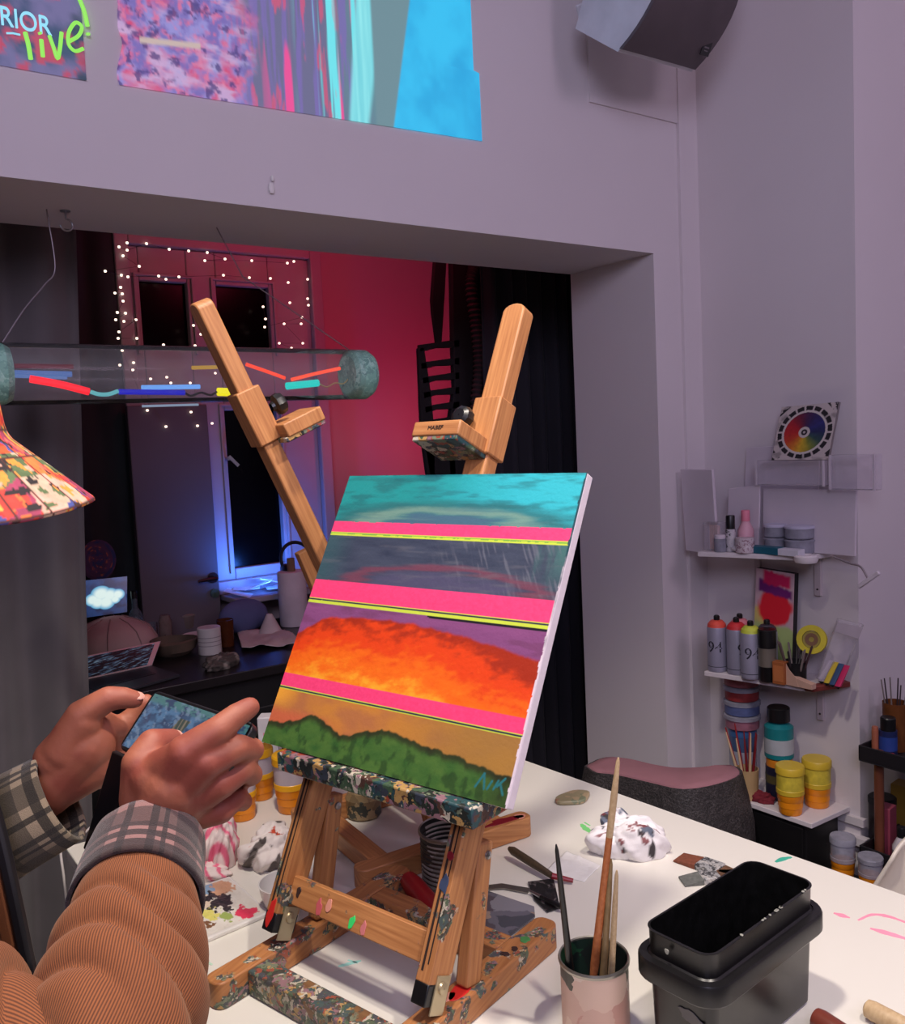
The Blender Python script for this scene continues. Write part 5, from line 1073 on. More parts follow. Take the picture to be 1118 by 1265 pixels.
obj('crumpled_bag', B().ball(V(2.43, 1.81, S1+.012), .022, 14, (1.0, 1.5, .5)), M('bag_white', (206, 200, 206), 0.7, bs=0.3), label='small crumpled white bag between the jar and the teal box', cat='bag')
lb = V(2.462, 1.592, S1)
t = thing('clip_lamp', 'white clip lamp at the outer end of the top shelf with a thin bent arm', 'lamp', lb)
bpart('clip_base', SHW, t, lambda b: b.lathe([(0, -.018), (.032, -.018), (.036, -.010), (.036, .001), (.030, .006), (.018, .006), (.016, .002), (0, .002)], lb+V(0, 0, .0), 26))
arm = [at(1030, 688, X=2.44), at(1050, 696, X=2.43), at(1063, 700, X=2.42), at(1072, 714, X=2.41)]
bpart('arm', M('arm_metal', (170, 160, 166), 0.4, 0.6), t, lambda b: b.tube(spline(arm, 5), .0032, 8))
bpart('lamp_bar', M('lamp_bar_white', (200, 190, 200), 0.4), t, lambda b: b.beam(at(1061, 725, X=2.41), at(1086, 707, X=2.40), .012, .010, (0, 0, 1)), bevel=0.002)
# middle shelf
pq_ = [V(2.525, 1.838, S2+.001), V(2.525, 1.690, S2+.001), V(2.550, 1.690, 1.155), V(2.550, 1.834, 1.162)]
def blot(u, v):
    n = 0.14*(fbm(u*6, v*6, 220)-.5); c = np.broadcast_to(np.array(rgb(200, 170, 178)), u.shape+(3,))
    v = (v-.42)/.58
    c = mixc(c, rgb(206, 190, 110), sst(.22, .12, np.hypot(u-.1, (v-.15)*.8)+n)); c = mixc(c, rgb(170, 190, 120), sst(.10, .02, v+n))
    c = mixc(c, rgb(226, 26, 46), sst(.46, .36, np.hypot((u-.52)*.95, (v-.38)*1.4)+n)); c = mixc(c, rgb(110, 24, 110), sst(.11, .06, np.abs(v-.68-.12*(.5-u))+n)*sst(.05, .12, u)*sst(1, .9, u)); return mixc(c, rgb(206, 22, 86), sst(.13, .08, np.abs(v-.86+.1*(u-.5))+n)*sst(.15, .25, u)*sst(.95, .85, u))
t = thing('small_canvas', 'small canvas blotted pink, purple and red behind the spray cans', 'painting', pq_[0])
obj('canvas_body', B().prism(pq_, V(.022, 0, 0)), M('black_edge', (22, 20, 24), 0.6), t, smooth=0)
b, u, v = grid(lambda u, v: (pq_[0]*((1-u)*(1-v))[..., None]+pq_[1]*(u*(1-v))[..., None]+pq_[2]*(u*v)[..., None]+pq_[3]*((1-u)*v)[..., None])-V(.0008, 0, 0), 60, 90)
obj('painted_face', b, attrmat('dull_paint', 0.7), t, smooth=0, cols=blot(u, v))
CANM = M('can_silver', (150, 148, 166), 0.4, 0.2, var=0.06); PRT = M('can_print', (34, 32, 44), 0.5)
def spraycan(label, c, col, txt, rot=0.0):
    c = np.asarray(c, float); t = thing('spray_can', label, 'spray can', c, 'spray cans on the middle shelf')
    bpart('can_body', CANM, t, lambda b: b.lathe([(0, .001), (.030, .001), (.032, .004), (.0325, .010), (.0325, .148), (.031, .152)], c, 28))
    cm = M('cap_%d_%d_%d' % col, col, 0.5)
    bpart('can_shoulder', cm, t, lambda b: b.lathe([(.0315, .150), (.029, .162), (.020, .172), (.012, .174), (0, .174)], c, 28))
    bpart('nozzle', BLACKP, t, lambda b: b.lathe([(.010, .172), (.010, .186), (.007, .190), (0, .190)], c, 14))
    if txt:
        vs, fs = text_mesh(txt, .052, .0004); d0 = math.atan2(-c[1], -c[0])+rot; bb = B(); R_ = .0328
        bb.add([c+V((R_+p[2])*math.cos(d0+p[0]/R_), (R_+p[2])*math.sin(d0+p[0]/R_), .085+p[1]) for p in vs], fs); obj('lettering', bb, PRT, t, smooth=0)
    bpart('print', PRT, t, lambda b: b.lathe([(.0327, .018), (.0327, .020)], c, 28))
spraycan('spray can with an orange-red shoulder, at the end of the row', V(2.425, 1.905, S2), (226, 84, 66), '94', -.25)
spraycan('spray can with a red shoulder, half hidden in the middle of the row', V(2.440, 1.838, S2), (206, 50, 54), '9', .45)
spraycan('spray can with a yellow-green shoulder, beside the black flask', V(2.425, 1.772, S2), (196, 206, 70), '94', .15)
spraycan('spray can with a pink shoulder, in the back row', V(2.495, 1.865, S2), (216, 130, 140), '')
spraycan('spray can with a dark shoulder, in the back row', V(2.475, 1.745, S2), (60, 54, 64), '')
cylinder('flask', 'black flask with two silver bands on the middle shelf', 'flask', V(2.432, 1.715, S2), .028, .12, BLACKP, BLACKP, .05, .029, M('silver_band', (150, 142, 130), 0.3, 0.6), (.42, .92))
pcx = V(2.475, 1.645, S2)
t = thing('pen_cup', 'black cup crammed with dark pens on the middle shelf', 'cup', pcx)
bpart('cup_wall', BLACKP, t, lambda b: b.lathe([(0, .001), (.034, .001), (.036, .07), (.034, .07), (.032, .006), (0, .005)], pcx, 24))
for k in range(11):
    a = k*2.4; r_ = .008+.014*((k*7) % 5)/5; q = pcx+V(r_*math.cos(a), r_*math.sin(a), .008); d = q+V(.034*math.cos(a), .040*math.sin(a), .105+.03*((k*3) % 4)/4)
    bpart('pen', M('pen_%d' % (k % 4), ((40, 34, 38), (90, 74, 70), (66, 40, 44), (120, 108, 104))[k % 4], 0.5), t, lambda b: b.tube([q, d*.96+q*.04, d], [.0035, .0035, .001], 8))
def smallbox(name, label, c, s, rot, mat, edge=None, group=None, cat='box'):
    c = np.asarray(c, float); e1 = V(math.cos(rot), math.sin(rot), 0); e2 = V(-math.sin(rot), math.cos(rot), 0)
    t = thing(name, label, cat, c, group); bpart('box_body', mat, t, lambda b: b.box(c+EZ*(s[2]/2+.0008), s, (e1, e2, EZ)), bevel=0.0015)
    if edge: bpart('label_panel', edge, t, lambda b: b.box(c+EZ*(s[2]/2)-e1*(s[0]/2+.0004), (.001, s[1]*.8, s[2]*.7), (e1, e2, EZ)))
    return t
smallbox('chalk_box', 'orange-brown card box beside the black flask', V(2.432, 1.668, S2), (.03, .040, .072), .15, M('ochre_card', (150, 84, 40), 0.6), M('ochre_panel', (176, 104, 56), 0.6))
kb_ = V(2.445, 1.605, S2)
t = thing('open_packet', 'open kraft packet with a torn flap at the front of the middle shelf', 'packet', kb_); KR = M('kraft', (188, 152, 132), 0.7)
bpart('packet_body', KR, t, lambda b: b.hexa([kb_+V(-.012, .046, .001), kb_+V(-.012, -.045, .001), kb_+V(.012, -.045, .001), kb_+V(.012, .046, .001), kb_+V(-.012, .046, .035), kb_+V(-.012, -.045, .018), kb_+V(.012, -.045, .018), kb_+V(.012, .046, .035)]), bevel=0.001)
bpart('torn_flap', KR, t, lambda b: b.prism([kb_+V(-.013, .046, .001), kb_+V(-.013, .046, .072), kb_+V(-.013, .032, .05), kb_+V(-.013, .01, .03), kb_+V(-.013, 0, .001)], V(.002, 0, 0)))
yc = at(1003, 790, X=2.50)
t = thing('tape_roll', 'round yellow tape roll leaning above the paint tubes', 'tape', yc); fx = nrm(V(-1, -.35, .25))
bpart('roll', M('yellow_tape', (190, 176, 40), 0.5), t, lambda b: b.lathe([(.028, -.009), (.045, -.009), (.046, 0), (.045, .009), (.028, .009), (.028, -.009)], yc, 32, fx)); bpart('core', M('olive_core', (140, 126, 50), 0.6), t, lambda b: b.lathe([(.027, -.007), (.027, .006), (0, .005)], yc, 28, fx)); bpart('print', M('brown_print', (110, 76, 50), 0.6), t, lambda b: b.lathe([(.008, .0058), (.020, .0062), (.020, .0066), (.008, .0062)], yc, 24, fx))
for k, (col, nm) in enumerate((((200, 190, 200), 'white paint tube leaning first in the row of tubes'), ((206, 180, 60), 'yellow paint tube leaning second in the row of tubes'), ((60, 84, 120), 'blue paint tube leaning third in the row of tubes'), ((196, 46, 96), 'magenta paint tube leaning last in the row of tubes'))):
    p0 = V(2.508-.006*k, 1.578-.022*k, S2+.002); p1 = p0+V(.022, -.022, .075)
    t = thing('paint_tube', nm, 'paint tube', p0, 'paint tubes on the middle shelf'); mt = M('tube_%d' % k, col, 0.4)
    bpart('tube_body', mt, t, lambda b: b.rings([[p0*(1-s)+p1*s+V(q[0]*(1-.9*s), q[1], 0) for q in rrect(.018, .019, .006, 3)] for s in (.14, .5, 1.0)]))
    bpart('cap', BLACKP, t, lambda b: b.tube([p0+EZ*.004, p0*.86+p1*.14], .0068, 10))
cc4 = [V(2.505, 1.50, S2+.001), V(2.535, 1.425, S2+.004), V(2.56, 1.385, 1.01), V(2.53, 1.475, 1.045)]
t = thing('plastic_case', 'clear plastic case leaning at the outer end of the middle shelf', 'case', cc4[0])
cc4 = [V(2.49, 1.575, S2+.019), V(2.545, 1.528, S2+.019), V(2.575, 1.47, 1.015), V(2.52, 1.52, 1.035)]
obj('case_shell', B().prism(cc4, V(.012, .014, 0)), CLR, t, smooth=0, bevel=0.002)
obj('case_insert', B().prism([cc4[0]*.2+cc4[3]*.8+V(-.001, 0, 0), cc4[1]*.25+cc4[2]*.75+V(-.001, 0, 0), cc4[2]*.95+cc4[1]*.05+V(-.001, 0, 0), cc4[3]*.95+cc4[0]*.05+V(-.001, 0, 0)], V(.003, .003, 0)), M('grey_insert', (176, 166, 172), 0.5), t, smooth=0)
# below the middle shelf
for k, (z, col, nm) in enumerate(((.755, (150, 84, 90), 'pinkish lidded tub, topmost of the stack under the spray cans'), (.705, (140, 44, 46), 'red-filled lidded tub second from the top of the stack under the spray cans'), (.655, (84, 96, 140), 'blue-filled lidded tub third down the stack under the spray cans'), (.605, (150, 96, 112), 'dusty pink lidded tub at the bottom of the stack under the spray cans'))):
    cylinder('lidded_tub', nm, 'tub', V(2.525, 1.885, z), .058-.002*(k % 2), .036, M('tub_fill_%d' % k, col, 0.5, var=0.2, vscale=40), CLR2, .0135, .062, group='stacked lidded tubs')
cylinder('blue_jar', 'blue jar carrying the stack of lidded tubs', 'jar', V(2.525, 1.885, S3), .045, .17, M('blue_jar', (70, 92, 130), 0.4, var=0.15), M('blue_lid', (60, 100, 150), 0.4), .0245, .047, M('pale_label', (170, 170, 186), 0.5), (.35, .7))
cylinder('dark_jar', 'dark blue jar with an orange lid under the teal bottle', 'jar', V(2.505, 1.728, S3), .044, .11, M('navy_jar', (30, 32, 56), 0.4, var=0.2, vscale=30), M('orange_lid', (214, 130, 34), 0.4), .026, .042, M('olive_label', (86, 78, 48), 0.5), (.5, .75))
cylinder('paint_bottle', 'teal paint bottle with a black cap on the lowest shelf', 'bottle', V(2.505, 1.728, S3+.1365), .046, .125, M('teal_bottle', (20, 120, 124), 0.4), BLACKP, .045, .036, M('white_label', (170, 176, 180), 0.5), (.15, .55), shoulder=.02)
bj = V(2.425, 1.795, S3)
t = thing('brush_jar', 'beige jar of red-handled brushes on the lowest shelf', 'jar', bj)
bpart('jar_wall', M('beige_jar', (176, 146, 104), 0.5, var=0.1), t, lambda b: b.lathe([(0, .001), (.034, .001), (.037, .10), (.034, .10), (.031, .006), (0, .005)], bj, 24))
for k in range(9):
    a = k*2.4; q = bj+V(.012*math.cos(a), .012*math.sin(a), .008); d = q+V(.030*math.cos(a)-.0, .045*math.sin(a)+.02, .20+.03*((k*5) % 4)/4)
    bpart('brush_stick', M('stick_%d' % (k % 3), ((150, 30, 36), (206, 176, 140), (120, 24, 34))[k % 3], 0.45), t, lambda b: b.tube([q, q*.5+d*.5, d], [.003, .0045, .002], 8))
paintcup('yellow paint tub nearer the front edge of the lowest shelf', V(2.425, 1.635, S3), .042, .155, 'yellow paint tubs on the lowest shelf', M('yellow_label', (206, 186, 60), 0.5, var=0.2, vscale=50), ORP, M('yellow_tub', (206, 176, 50), 0.4))
paintcup('yellow paint tub behind the other against the white wall', V(2.535, 1.612, S3), .043, .155, 'yellow paint tubs on the lowest shelf', M('yellow_label', (206, 186, 60), 0.5, var=0.2, vscale=50), ORP, M('yellow_tub', (206, 176, 50), 0.4))
crumple('red_cloth', V(2.435, 1.742, S3), .026, .040, .022, .3, 93, attrmat('soft_paper', 0.85, 0.3, 120), lambda x, y, z: np.broadcast_to(np.array(rgb(110, 20, 36)), x.shape+(3,)), 60, .3, 'crumpled dark red cloth at the front of the lowest shelf', 'cloth')
bb_ = thing('black_cabinet', 'small black cabinet standing under the lowest shelf', 'cabinet', V(2.50, 1.68, 0)); obj('cabinet_body', bx(B(), 2.41, 2.585, 1.57, 1.80, 0.0, .392), M('black_front', (14, 13, 15), 0.5), bb_, smooth=0, bevel=0.003)
obj('drawer', bx(B(), 2.404, 2.412, 1.58, 1.79, .25, .38), M('black_front', (14, 13, 15), 0.5), bb_, smooth=0, bevel=0.002)
# trolley beyond the wall corner
ct = thing('trolley', 'black tray trolley with copper posts beyond the white wall corner', 'trolley', V(2.7, 1.25, 0))
BT = M('black_tray', (26, 24, 28), 0.5, var=0.1); COP = M('copper_post', (122, 70, 50), 0.4, 0.3)
def tray(z, x0=2.50, x1=2.90, y0=1.02, y1=1.45, h=.045):
    def f(b):
        bx(b, x0, x1, y0, y1, z-.004, z)
        for q in ((x0, x0+.006, y0, y1), (x1-.006, x1, y0, y1), (x0, x1, y0, y0+.006), (x0, x1, y1-.006, y1)): bx(b, q[0], q[1], q[2], q[3], z, z+h)
    bpart('tray', BT, ct, f, smooth=0, bevel=0.002)
for z in (.615, .30, .10): tray(z)
for q in ((2.535, 1.405), (2.535, 1.06), (2.865, 1.06), (2.865, 1.405)): bpart('post', COP, ct, lambda b: b.cyl((q[0], q[1], .03), (q[0], q[1], .645), .014))
for q in ((2.535, 1.405), (2.535, 1.06), (2.865, 1.06), (2.865, 1.405)): bpart('wheel', BLACKP, ct, lambda b: b.cyl((q[0]-.01, q[1], .026), (q[0]+.01, q[1], .026), .026))
def cp(px, py, z, X=2.58): p = at(px, py, X=X); p[2] = z; return p
T1, T2 = .6155, .3005
cylinder('ink_bottle', 'blue-labelled black-capped bottle on the trolley\'s upper tray', 'bottle', cp(1097, 910, T1), .026, .085, M('ink_blue', (30, 40, 84), 0.4), BLACKP, .04, .022, M('blue_label', (40, 66, 140), 0.5), (.3, .8))
cylinder('glue_stick', 'slim terracotta tube on the trolley\'s upper tray corner', 'tube', cp(1081, 908, T1, 2.555), .010, .085, M('terracotta', (166, 96, 70), 0.5), M('terracotta', (166, 96, 70), 0.5), .01)
cylinder('red_pot', 'low red paint pot on the trolley\'s upper tray', 'pot', cp(1096, 920, T1, 2.545), .022, .022, M('red_pot', (150, 40, 40), 0.5))
aj = cp(1106, 900, T1, 2.66)
t = thing('amber_jar', 'amber jar of thin brushes on the trolley\'s upper tray', 'jar', aj)
bpart('jar_wall', glass('amber_jar_glass', (140, 86, 50), 0.5), t, lambda b: b.lathe([(0, .001), (.035, .001), (.037, .15), (.035, .15), (.033, .005), (0, .004)], aj, 24))
for k in range(6):
    a = k*1.9; q = aj+V(.01*math.cos(a), .01*math.sin(a), .006); d = q+V(.025*math.cos(a), .03*math.sin(a), .19+.02*(k % 3)); bpart('brush_stick', M('stick_d%d' % (k % 2), ((50, 40, 44), (120, 110, 106))[k % 2], 0.5), t, lambda b: b.tube([q, d], [.003, .002], 8))
smallbox('card_box', 'pink upright box on the trolley\'s middle tray', cp(1095, 1040, T2, 2.60), (.05, .042, .15), .1, M('pink_card', (160, 70, 90), 0.5))
cylinder('white_bottle', 'white bottle with a black cap at the trolley\'s middle tray', 'bottle', cp(1114, 1052, T2, 2.535), .026, .10, M('white_plastic', (196, 190, 196), 0.4), BLACKP, .03, .013, M('grey_label', (120, 116, 124), 0.5), (.2, .6), shoulder=.03)
smallbox('yellow_box', 'mustard yellow box at the back of the trolley\'s middle tray', cp(1121, 1004, T2, 2.76), (.06, .08, .17), .1, M('mustard_card', (150, 116, 40), 0.6))
cylinder('dark_jar', 'dark round-lidded jar beside the mustard box on the trolley', 'jar', cp(1090, 1016, T2, 2.66), .04, .13, M('dark_jar_glass', (40, 34, 38), 0.3), BLACKP, .02, .042)
lbx = thing('storage_box', 'low black storage box on the floor before the trolley', 'box', V(2.445, 1.42, 0))
obj('box_body', bx(B(), 2.405, 2.492, 1.33, 1.515, 0.0, .235), M('black_front', (14, 13, 15), 0.5), lbx, smooth=0, bevel=0.004); obj('box_lid', bx(B(), 2.402, 2.495, 1.327, 1.518, .236, .25), BT, lbx, smooth=0, bevel=0.003)
paintcup('orange-bottomed paint tub on the black box, nearer the wall corner', V(2.450, 1.474, .2505), .036, .13, 'paint tubs on the black box', CLR2, ORP, CLR2)
paintcup('orange-bottomed paint tub on the black box, beside the chair back', V(2.448, 1.385, .2505), .034, .10, 'paint tubs on the black box', CLR2, ORP, CLR2)
# ------------------------------------------------------------------ the man photographing the easel
PF = V(-0.030, 1.095, 0.0); fwd = nrm(V(.90, -.43, 0)); rgt = V(fwd[1], -fwd[0], 0)
pe = thing('person', 'person in brown corduroy jacket and printed bucket hat holding a phone', 'person', PF)
def pj(px, py, d): return at(px, py, d=d)
# --- body: one continuous skin
b = B()
def cap(p, r0, q, r1): b.capsule(p, r0, q, r1, 16)
def chain(pts, rs):
    for i in range(len(pts)-1): cap(pts[i], rs[i], pts[i+1], rs[i+1])
HC = V(0.030, 1.053, 1.622)
b.ball(HC+EZ*.015, .1, 28, (.98, .80, 1.12), (fwd, rgt, EZ)); b.ball(HC+fwd*.025-EZ*.045, .075, 24, (1.0, .86, .95), (fwd, rgt, EZ)); b.ball(HC+fwd*.062-EZ*.088, .028, 16, (1, 1.2, .9), (fwd, rgt, EZ))
cap(HC+fwd*.094+EZ*.008, .008, HC+fwd*.112-EZ*.030, .013); b.ball(HC+fwd*.098-EZ*.036, .013, 12, (1, 1.5, .8), (fwd, rgt, EZ))
for s in (-1, 1):
    b.ball(HC+rgt*s*.082-fwd*.008-EZ*.012, .030, 14, (.75, .35, 1.1), (fwd, rgt, EZ)); cap(HC+fwd*.088+rgt*s*.015+EZ*.020, .010, HC+fwd*.074+rgt*s*.045+EZ*.018, .009)
b.ball(HC+fwd*.091-EZ*.062, .012, 12, (.7, 1.9, .6), (fwd, rgt, EZ)); b.ball(HC+fwd*.090-EZ*.073, .012, 12, (.7, 1.7, .7), (fwd, rgt, EZ))
cap(HC-fwd*.02-EZ*.06, .058, V(PF[0]-.01, PF[1], 1.40)+fwd*-.01, .062)
chain([V(PF[0], PF[1], 1.33), V(PF[0], PF[1], 1.10), V(PF[0], PF[1], .92)], [.11, .115, .12])
SRr, ELr, WRr = pj(-190, 1165, .66), pj(64, 1392, .625), pj(180, 1030, .872)
SLl, ELl, WLl = pj(-330, 960, .98), pj(-200, 1150, .93), pj(52, 980, .955)
chain([V(PF[0], PF[1], 1.36), SRr, ELr, WRr], [.07, .034, .036, .029]); chain([V(PF[0], PF[1], 1.36), SLl, ELl, WLl], [.08, .052, .042, .029])
for s in (-1, 1): chain([V(PF[0], PF[1], .92)+rgt*s*.09, V(PF[0], PF[1], .50)+rgt*s*.10, V(PF[0], PF[1], .09)+rgt*s*.10, V(PF[0], PF[1], .05)+rgt*s*.11+fwd*.12], [.08, .055, .04, .03])
# right hand (its back to us)
W = pj(183, 1012, .872)
I0, M0, R0, P0 = pj(228, 930, .842), pj(256, 942, .846), pj(272, 968, .862), pj(272, 1000, .884)
for q, r0, r1 in ((I0, .026, .0175), (M0, .027, .0165), (R0, .026, .0155), (P0, .024, .0145)): cap(W, r0, q, r1)
cap(W, .029, pj(212, 972, .858), .030); cap(pj(205, 1000, .868), .030, pj(240, 975, .866), .024); cap(pj(190, 960, .86), .024, pj(240, 950, .858), .022)
chain([I0, pj(270, 902, .850), pj(292, 884, .862), pj(308, 874, .872)], [.0170, .0140, .0122, .0104])
chain([M0, pj(292, 924, .862), pj(312, 926, .892), pj(306, 934, .918)], [.0160, .0138, .0120, .0105])
chain([R0, pj(300, 950, .880), pj(311, 957, .908), pj(300, 962, .930)], [.0150, .0130, .0115, .0100])
chain([P0, pj(291, 986, .900), pj(300, 990, .924), pj(288, 992, .942)], [.0140, .0118, .0102, .0090])
chain([pj(178, 985, .868), pj(172, 944, .862), pj(188, 919, .876), pj(212, 914, .900)], [.024, .0172, .0150, .0115]); cap(pj(176, 965, .866), .020, I0, .016)
# left hand (thumb side to us)
W = pj(58, 975, .955)
Cm = pj(106, 920, .958)
cap(W, .030, Cm, .031); cap(W, .028, pj(120, 945, .968), .024); cap(pj(72, 938, .950), .026, pj(104, 892, .944), .0185)
J0, K0, L0, N0 = pj(124, 896, .970), pj(128, 915, .982), pj(130, 936, .988), pj(124, 958, .988)
for q, r in ((J0, .0175), (K0, .017), (L0, .016), (N0, .015)): cap(pj(80, 955, .962), .026, q, r)
chain([J0, pj(148, 900, .986), pj(166, 884, .995), pj(180, 868, 1.0)], [.0165, .0135, .0115, .0100]); chain([K0, pj(156, 912, 1.0), pj(180, 895, 1.01), pj(200, 882, 1.012)], [.016, .0135, .0118, .0100])
chain([L0, pj(154, 932, 1.0), pj(178, 918, 1.01), pj(196, 906, 1.008)], [.015, .0125, .0112, .0095]); chain([N0, pj(146, 952, .996), pj(166, 942, 1.0), pj(180, 934, .996)], [.0135, .0115, .010, .0085])
chain([pj(80, 928, .946), pj(100, 884, .942), pj(134, 863, .946), pj(152, 862, .952), pj(166, 864, .957)], [.024, .0165, .0135, .0118, .0098])
tmp_me = bpy.data.meshes.new('skin_tmp'); tmp_me.from_pydata(b.v, [], b.f); tmp = bpy.data.objects.new('skin_tmp', tmp_me); COL.objects.link(tmp)
md = tmp.modifiers.new('r', 'REMESH'); md.mode = 'VOXEL'; md.voxel_size = 0.0024; md = tmp.modifiers.new('s', 'SMOOTH'); md.factor = 0.5; md.iterations = 5
dg = bpy.context.evaluated_depsgraph_get(); me = bpy.data.meshes.new_from_object(tmp.evaluated_get(dg)); bpy.data.objects.remove(tmp)
nv = len(me.vertices); co = np.empty(nv*3, np.float32); me.vertices.foreach_get('co', co); co = co.reshape(-1, 3).astype(float)
n1 = fbm(co[:, 0]*30+co[:, 2]*21, co[:, 1]*30+co[:, 2]*13, 240, 4)
sk = mixc(rgb(158, 92, 68), rgb(142, 72, 56), sst(.4, .7, n1))
for q in (I0, M0, R0, P0, J0, K0, pj(270, 902, .850), pj(292, 924, .862), pj(134, 863, .946), pj(188, 919, .876)): sk = mixc(sk, rgb(160, 72, 60), .45*np.exp(-(np.linalg.norm(co-q, axis=1)/.012)**2))
ca_ = me.color_attributes.new('col', 'FLOAT_COLOR', 'POINT'); c4 = np.ones((nv, 4), np.float32); c4[:, :3] = sk; ca_.data.foreach_set('color', c4.ravel())
co -= PF; me.vertices.foreach_set('co', co.astype(np.float32).ravel())
me.polygons.foreach_set('use_smooth', [True]*len(me.polygons)); me.update(); me.name = 'body'
skm = attrmat('skin', 0.58, 0.12, 260); pb_ = skm.node_tree.nodes['Principled BSDF']; pb_.inputs['Subsurface Weight'].default_value = 0.08; pb_.inputs['Subsurface Radius'].default_value = (.01, .004, .002); pb_.inputs['Subsurface Scale'].default_value = 0.6
me.materials.clear(); me.materials.append(skm); body = bpy.data.objects.new('body', me); COL.objects.link(body); body.parent = pe; WM[body.name] = world(pe)
NAIL = M('fingernail_skin', (206, 150, 132), 0.3, var=0.04)
def nail(p, d, n, w=.0058, l=.0075):
    d = nrm(d); n = np.asarray(n, float); n = nrm(n-d*(n @ d)); bpart('fingernail', NAIL, body, lambda b: b.ball(p, 1.0, 12, (l, w, .0016), (d, np.cross(n, d), n)), smooth=90)
tip = pj(166, 864, .957); dd = tip-pj(152, 862, .952); nn_ = nrm(pj(166, 850, .945)-tip); nail(tip+nrm(nn_-nrm(dd)*(nn_ @ nrm(dd)))*.0070+nrm(dd)*.002, dd, nn_)
tip = pj(212, 914, .900); dd = tip-pj(188, 919, .876); nn_ = nrm(CAM-tip+EZ*.4); nail(tip+nrm(nn_-nrm(dd)*(nn_ @ nrm(dd)))*.0088+nrm(dd)*.001, dd, nn_)
for s in (-1, 1):
    e = bpart('eye', M('eye_white', (220, 214, 208), 0.2), body, lambda b: b.ball(HC+fwd*.080+rgt*s*.031+EZ*.006, .0125, 16)); bpart('iris', M('iris_brown', (50, 32, 24), 0.15), e, lambda b: b.ball(HC+fwd*.0885+rgt*s*.031+EZ*.006, .0055, 12, (.8, 1, 1), (fwd, rgt, EZ)))
# --- clothing
def corduroy():
    m, nt, bs_, o = newmat('brown_corduroy')
    tc = nt.nodes.new('ShaderNodeTexCoord'); sx = nt.nodes.new('ShaderNodeSeparateXYZ'); nt.links.new(tc.outputs['UV'], sx.inputs[0])
    mu = nt.nodes.new('ShaderNodeMath'); mu.operation = 'MULTIPLY'; mu.inputs[1].default_value = 2*PI*190; nt.links.new(sx.outputs[0], mu.inputs[0])
    si = nt.nodes.new('ShaderNodeMath'); si.operation = 'SINE'; nt.links.new(mu.outputs[0], si.inputs[0])
    mr = nt.nodes.new('ShaderNodeMapRange'); mr.inputs[1].default_value = -1; nt.links.new(si.outputs[0], mr.inputs[0])
    r = ramp(nt, [(0.05, (72, 36, 16)), (0.6, (134, 74, 36)), (1.0, (152, 88, 46))]); nt.links.new(mr.outputs[0], r.inputs[0])
    n = tex(nt, 'noise', 9.0); c = mixrgb(nt, r.outputs[0], (104, 54, 24), 0.0); k = nt.nodes.new('ShaderNodeMath'); k.operation = 'MULTIPLY'; k.inputs[1].default_value = .5; nt.links.new(n.outputs[0], k.inputs[0]); nt.links.new(k.outputs[0], c.node.inputs[0])
    nt.links.new(c, bs_.inputs['Base Color']); bs_.inputs['Roughness'].default_value = .85; bs_.inputs['Sheen Weight'].default_value = .2; bs_.inputs['Sheen Tint'].default_value = (.9, .6, .4, 1)
    bump(nt, bs_, mr.outputs[0], .35, .0008); return m
CORD = corduroy()
def plaid(name, base, dark, light, ku, kv):
    m, nt, bs_, o = newmat(name)
    tc = nt.nodes.new('ShaderNodeTexCoord'); sx = nt.nodes.new('ShaderNodeSeparateXYZ'); nt.links.new(tc.outputs['UV'], sx.inputs[0])
    def stripes(sock, k, stops):
        a = nt.nodes.new('ShaderNodeMath'); a.operation = 'MULTIPLY'; a.inputs[1].default_value = k; nt.links.new(sock, a.inputs[0])
        f = nt.nodes.new('ShaderNodeMath'); f.operation = 'FRACT'; nt.links.new(a.outputs[0], f.inputs[0])
        r = ramp(nt, stops, 'CONSTANT'); nt.links.new(f.outputs[0], r.inputs[0]); return r.outputs[0]
    W_, K_, G_ = (1, 1, 1, 1), (0.12, .1, .12, 1), (.34, .30, .32, 1)
    st = [(0, W_), (.14, K_), (.22, W_), (.28, K_), (.33, W_), (.42, G_), (.74, W_), (.86, K_), (.94, W_)]
    a = stripes(sx.outputs[0], ku, st); c = stripes(sx.outputs[1], kv, [(0, K_), (.16, W_), (.22, K_), (.32, W_), (.38, K_), (.46, G_), (.70, W_), (.82, K_), (.92, W_)])
    x = mixrgb(nt, a, c, 1.0, 'MULTIPLY'); y = mixrgb(nt, dark, base, x)
    n = tex(nt, 'noise', 900.0, detail=2); z = mixrgb(nt, y, light, n.outputs[0]); k = nt.nodes.new('ShaderNodeMath'); k.operation = 'MULTIPLY'; k.inputs[1].default_value = .10; nt.links.new(n.outputs[0], k.inputs[0]); nt.links.new(k.outputs[0], z.node.inputs[0])
    nt.links.new(z, bs_.inputs['Base Color']); bs_.inputs['Roughness'].default_value = .95; bs_.inputs['Sheen Weight'].default_value = .2; bump(nt, bs_, n.outputs[0], .5, .002); return m
PL = plaid('plaid_flannel', (136, 98, 94), (18, 13, 17), (160, 128, 118), 4.0, 11.0); PLL = plaid('pale_plaid_flannel', (158, 140, 112), (16, 13, 12), (180, 166, 140), 4.0, 10.0)
def folds(amp, lam, tilt, ph, seed):
    def f(a, L):
        c1, s1 = math.cos(a-ph), math.sin(a-ph)
        w = 2.4*float(vn(L/lam*.33+c1*1.0+5, 7+1.2*s1, seed)); m = float(vn(L/lam*.45+3, 9+1.3*c1, seed+3))*.6+float(vn(L/lam*.5+13, 4+1.3*s1, seed+4))*.4
        return amp*(.25+1.3*m)*(abs(math.sin(PI*(L/lam+tilt*c1+w)))**.75-.62)
    return f
jk = thing  # (jacket pieces are children of the person)
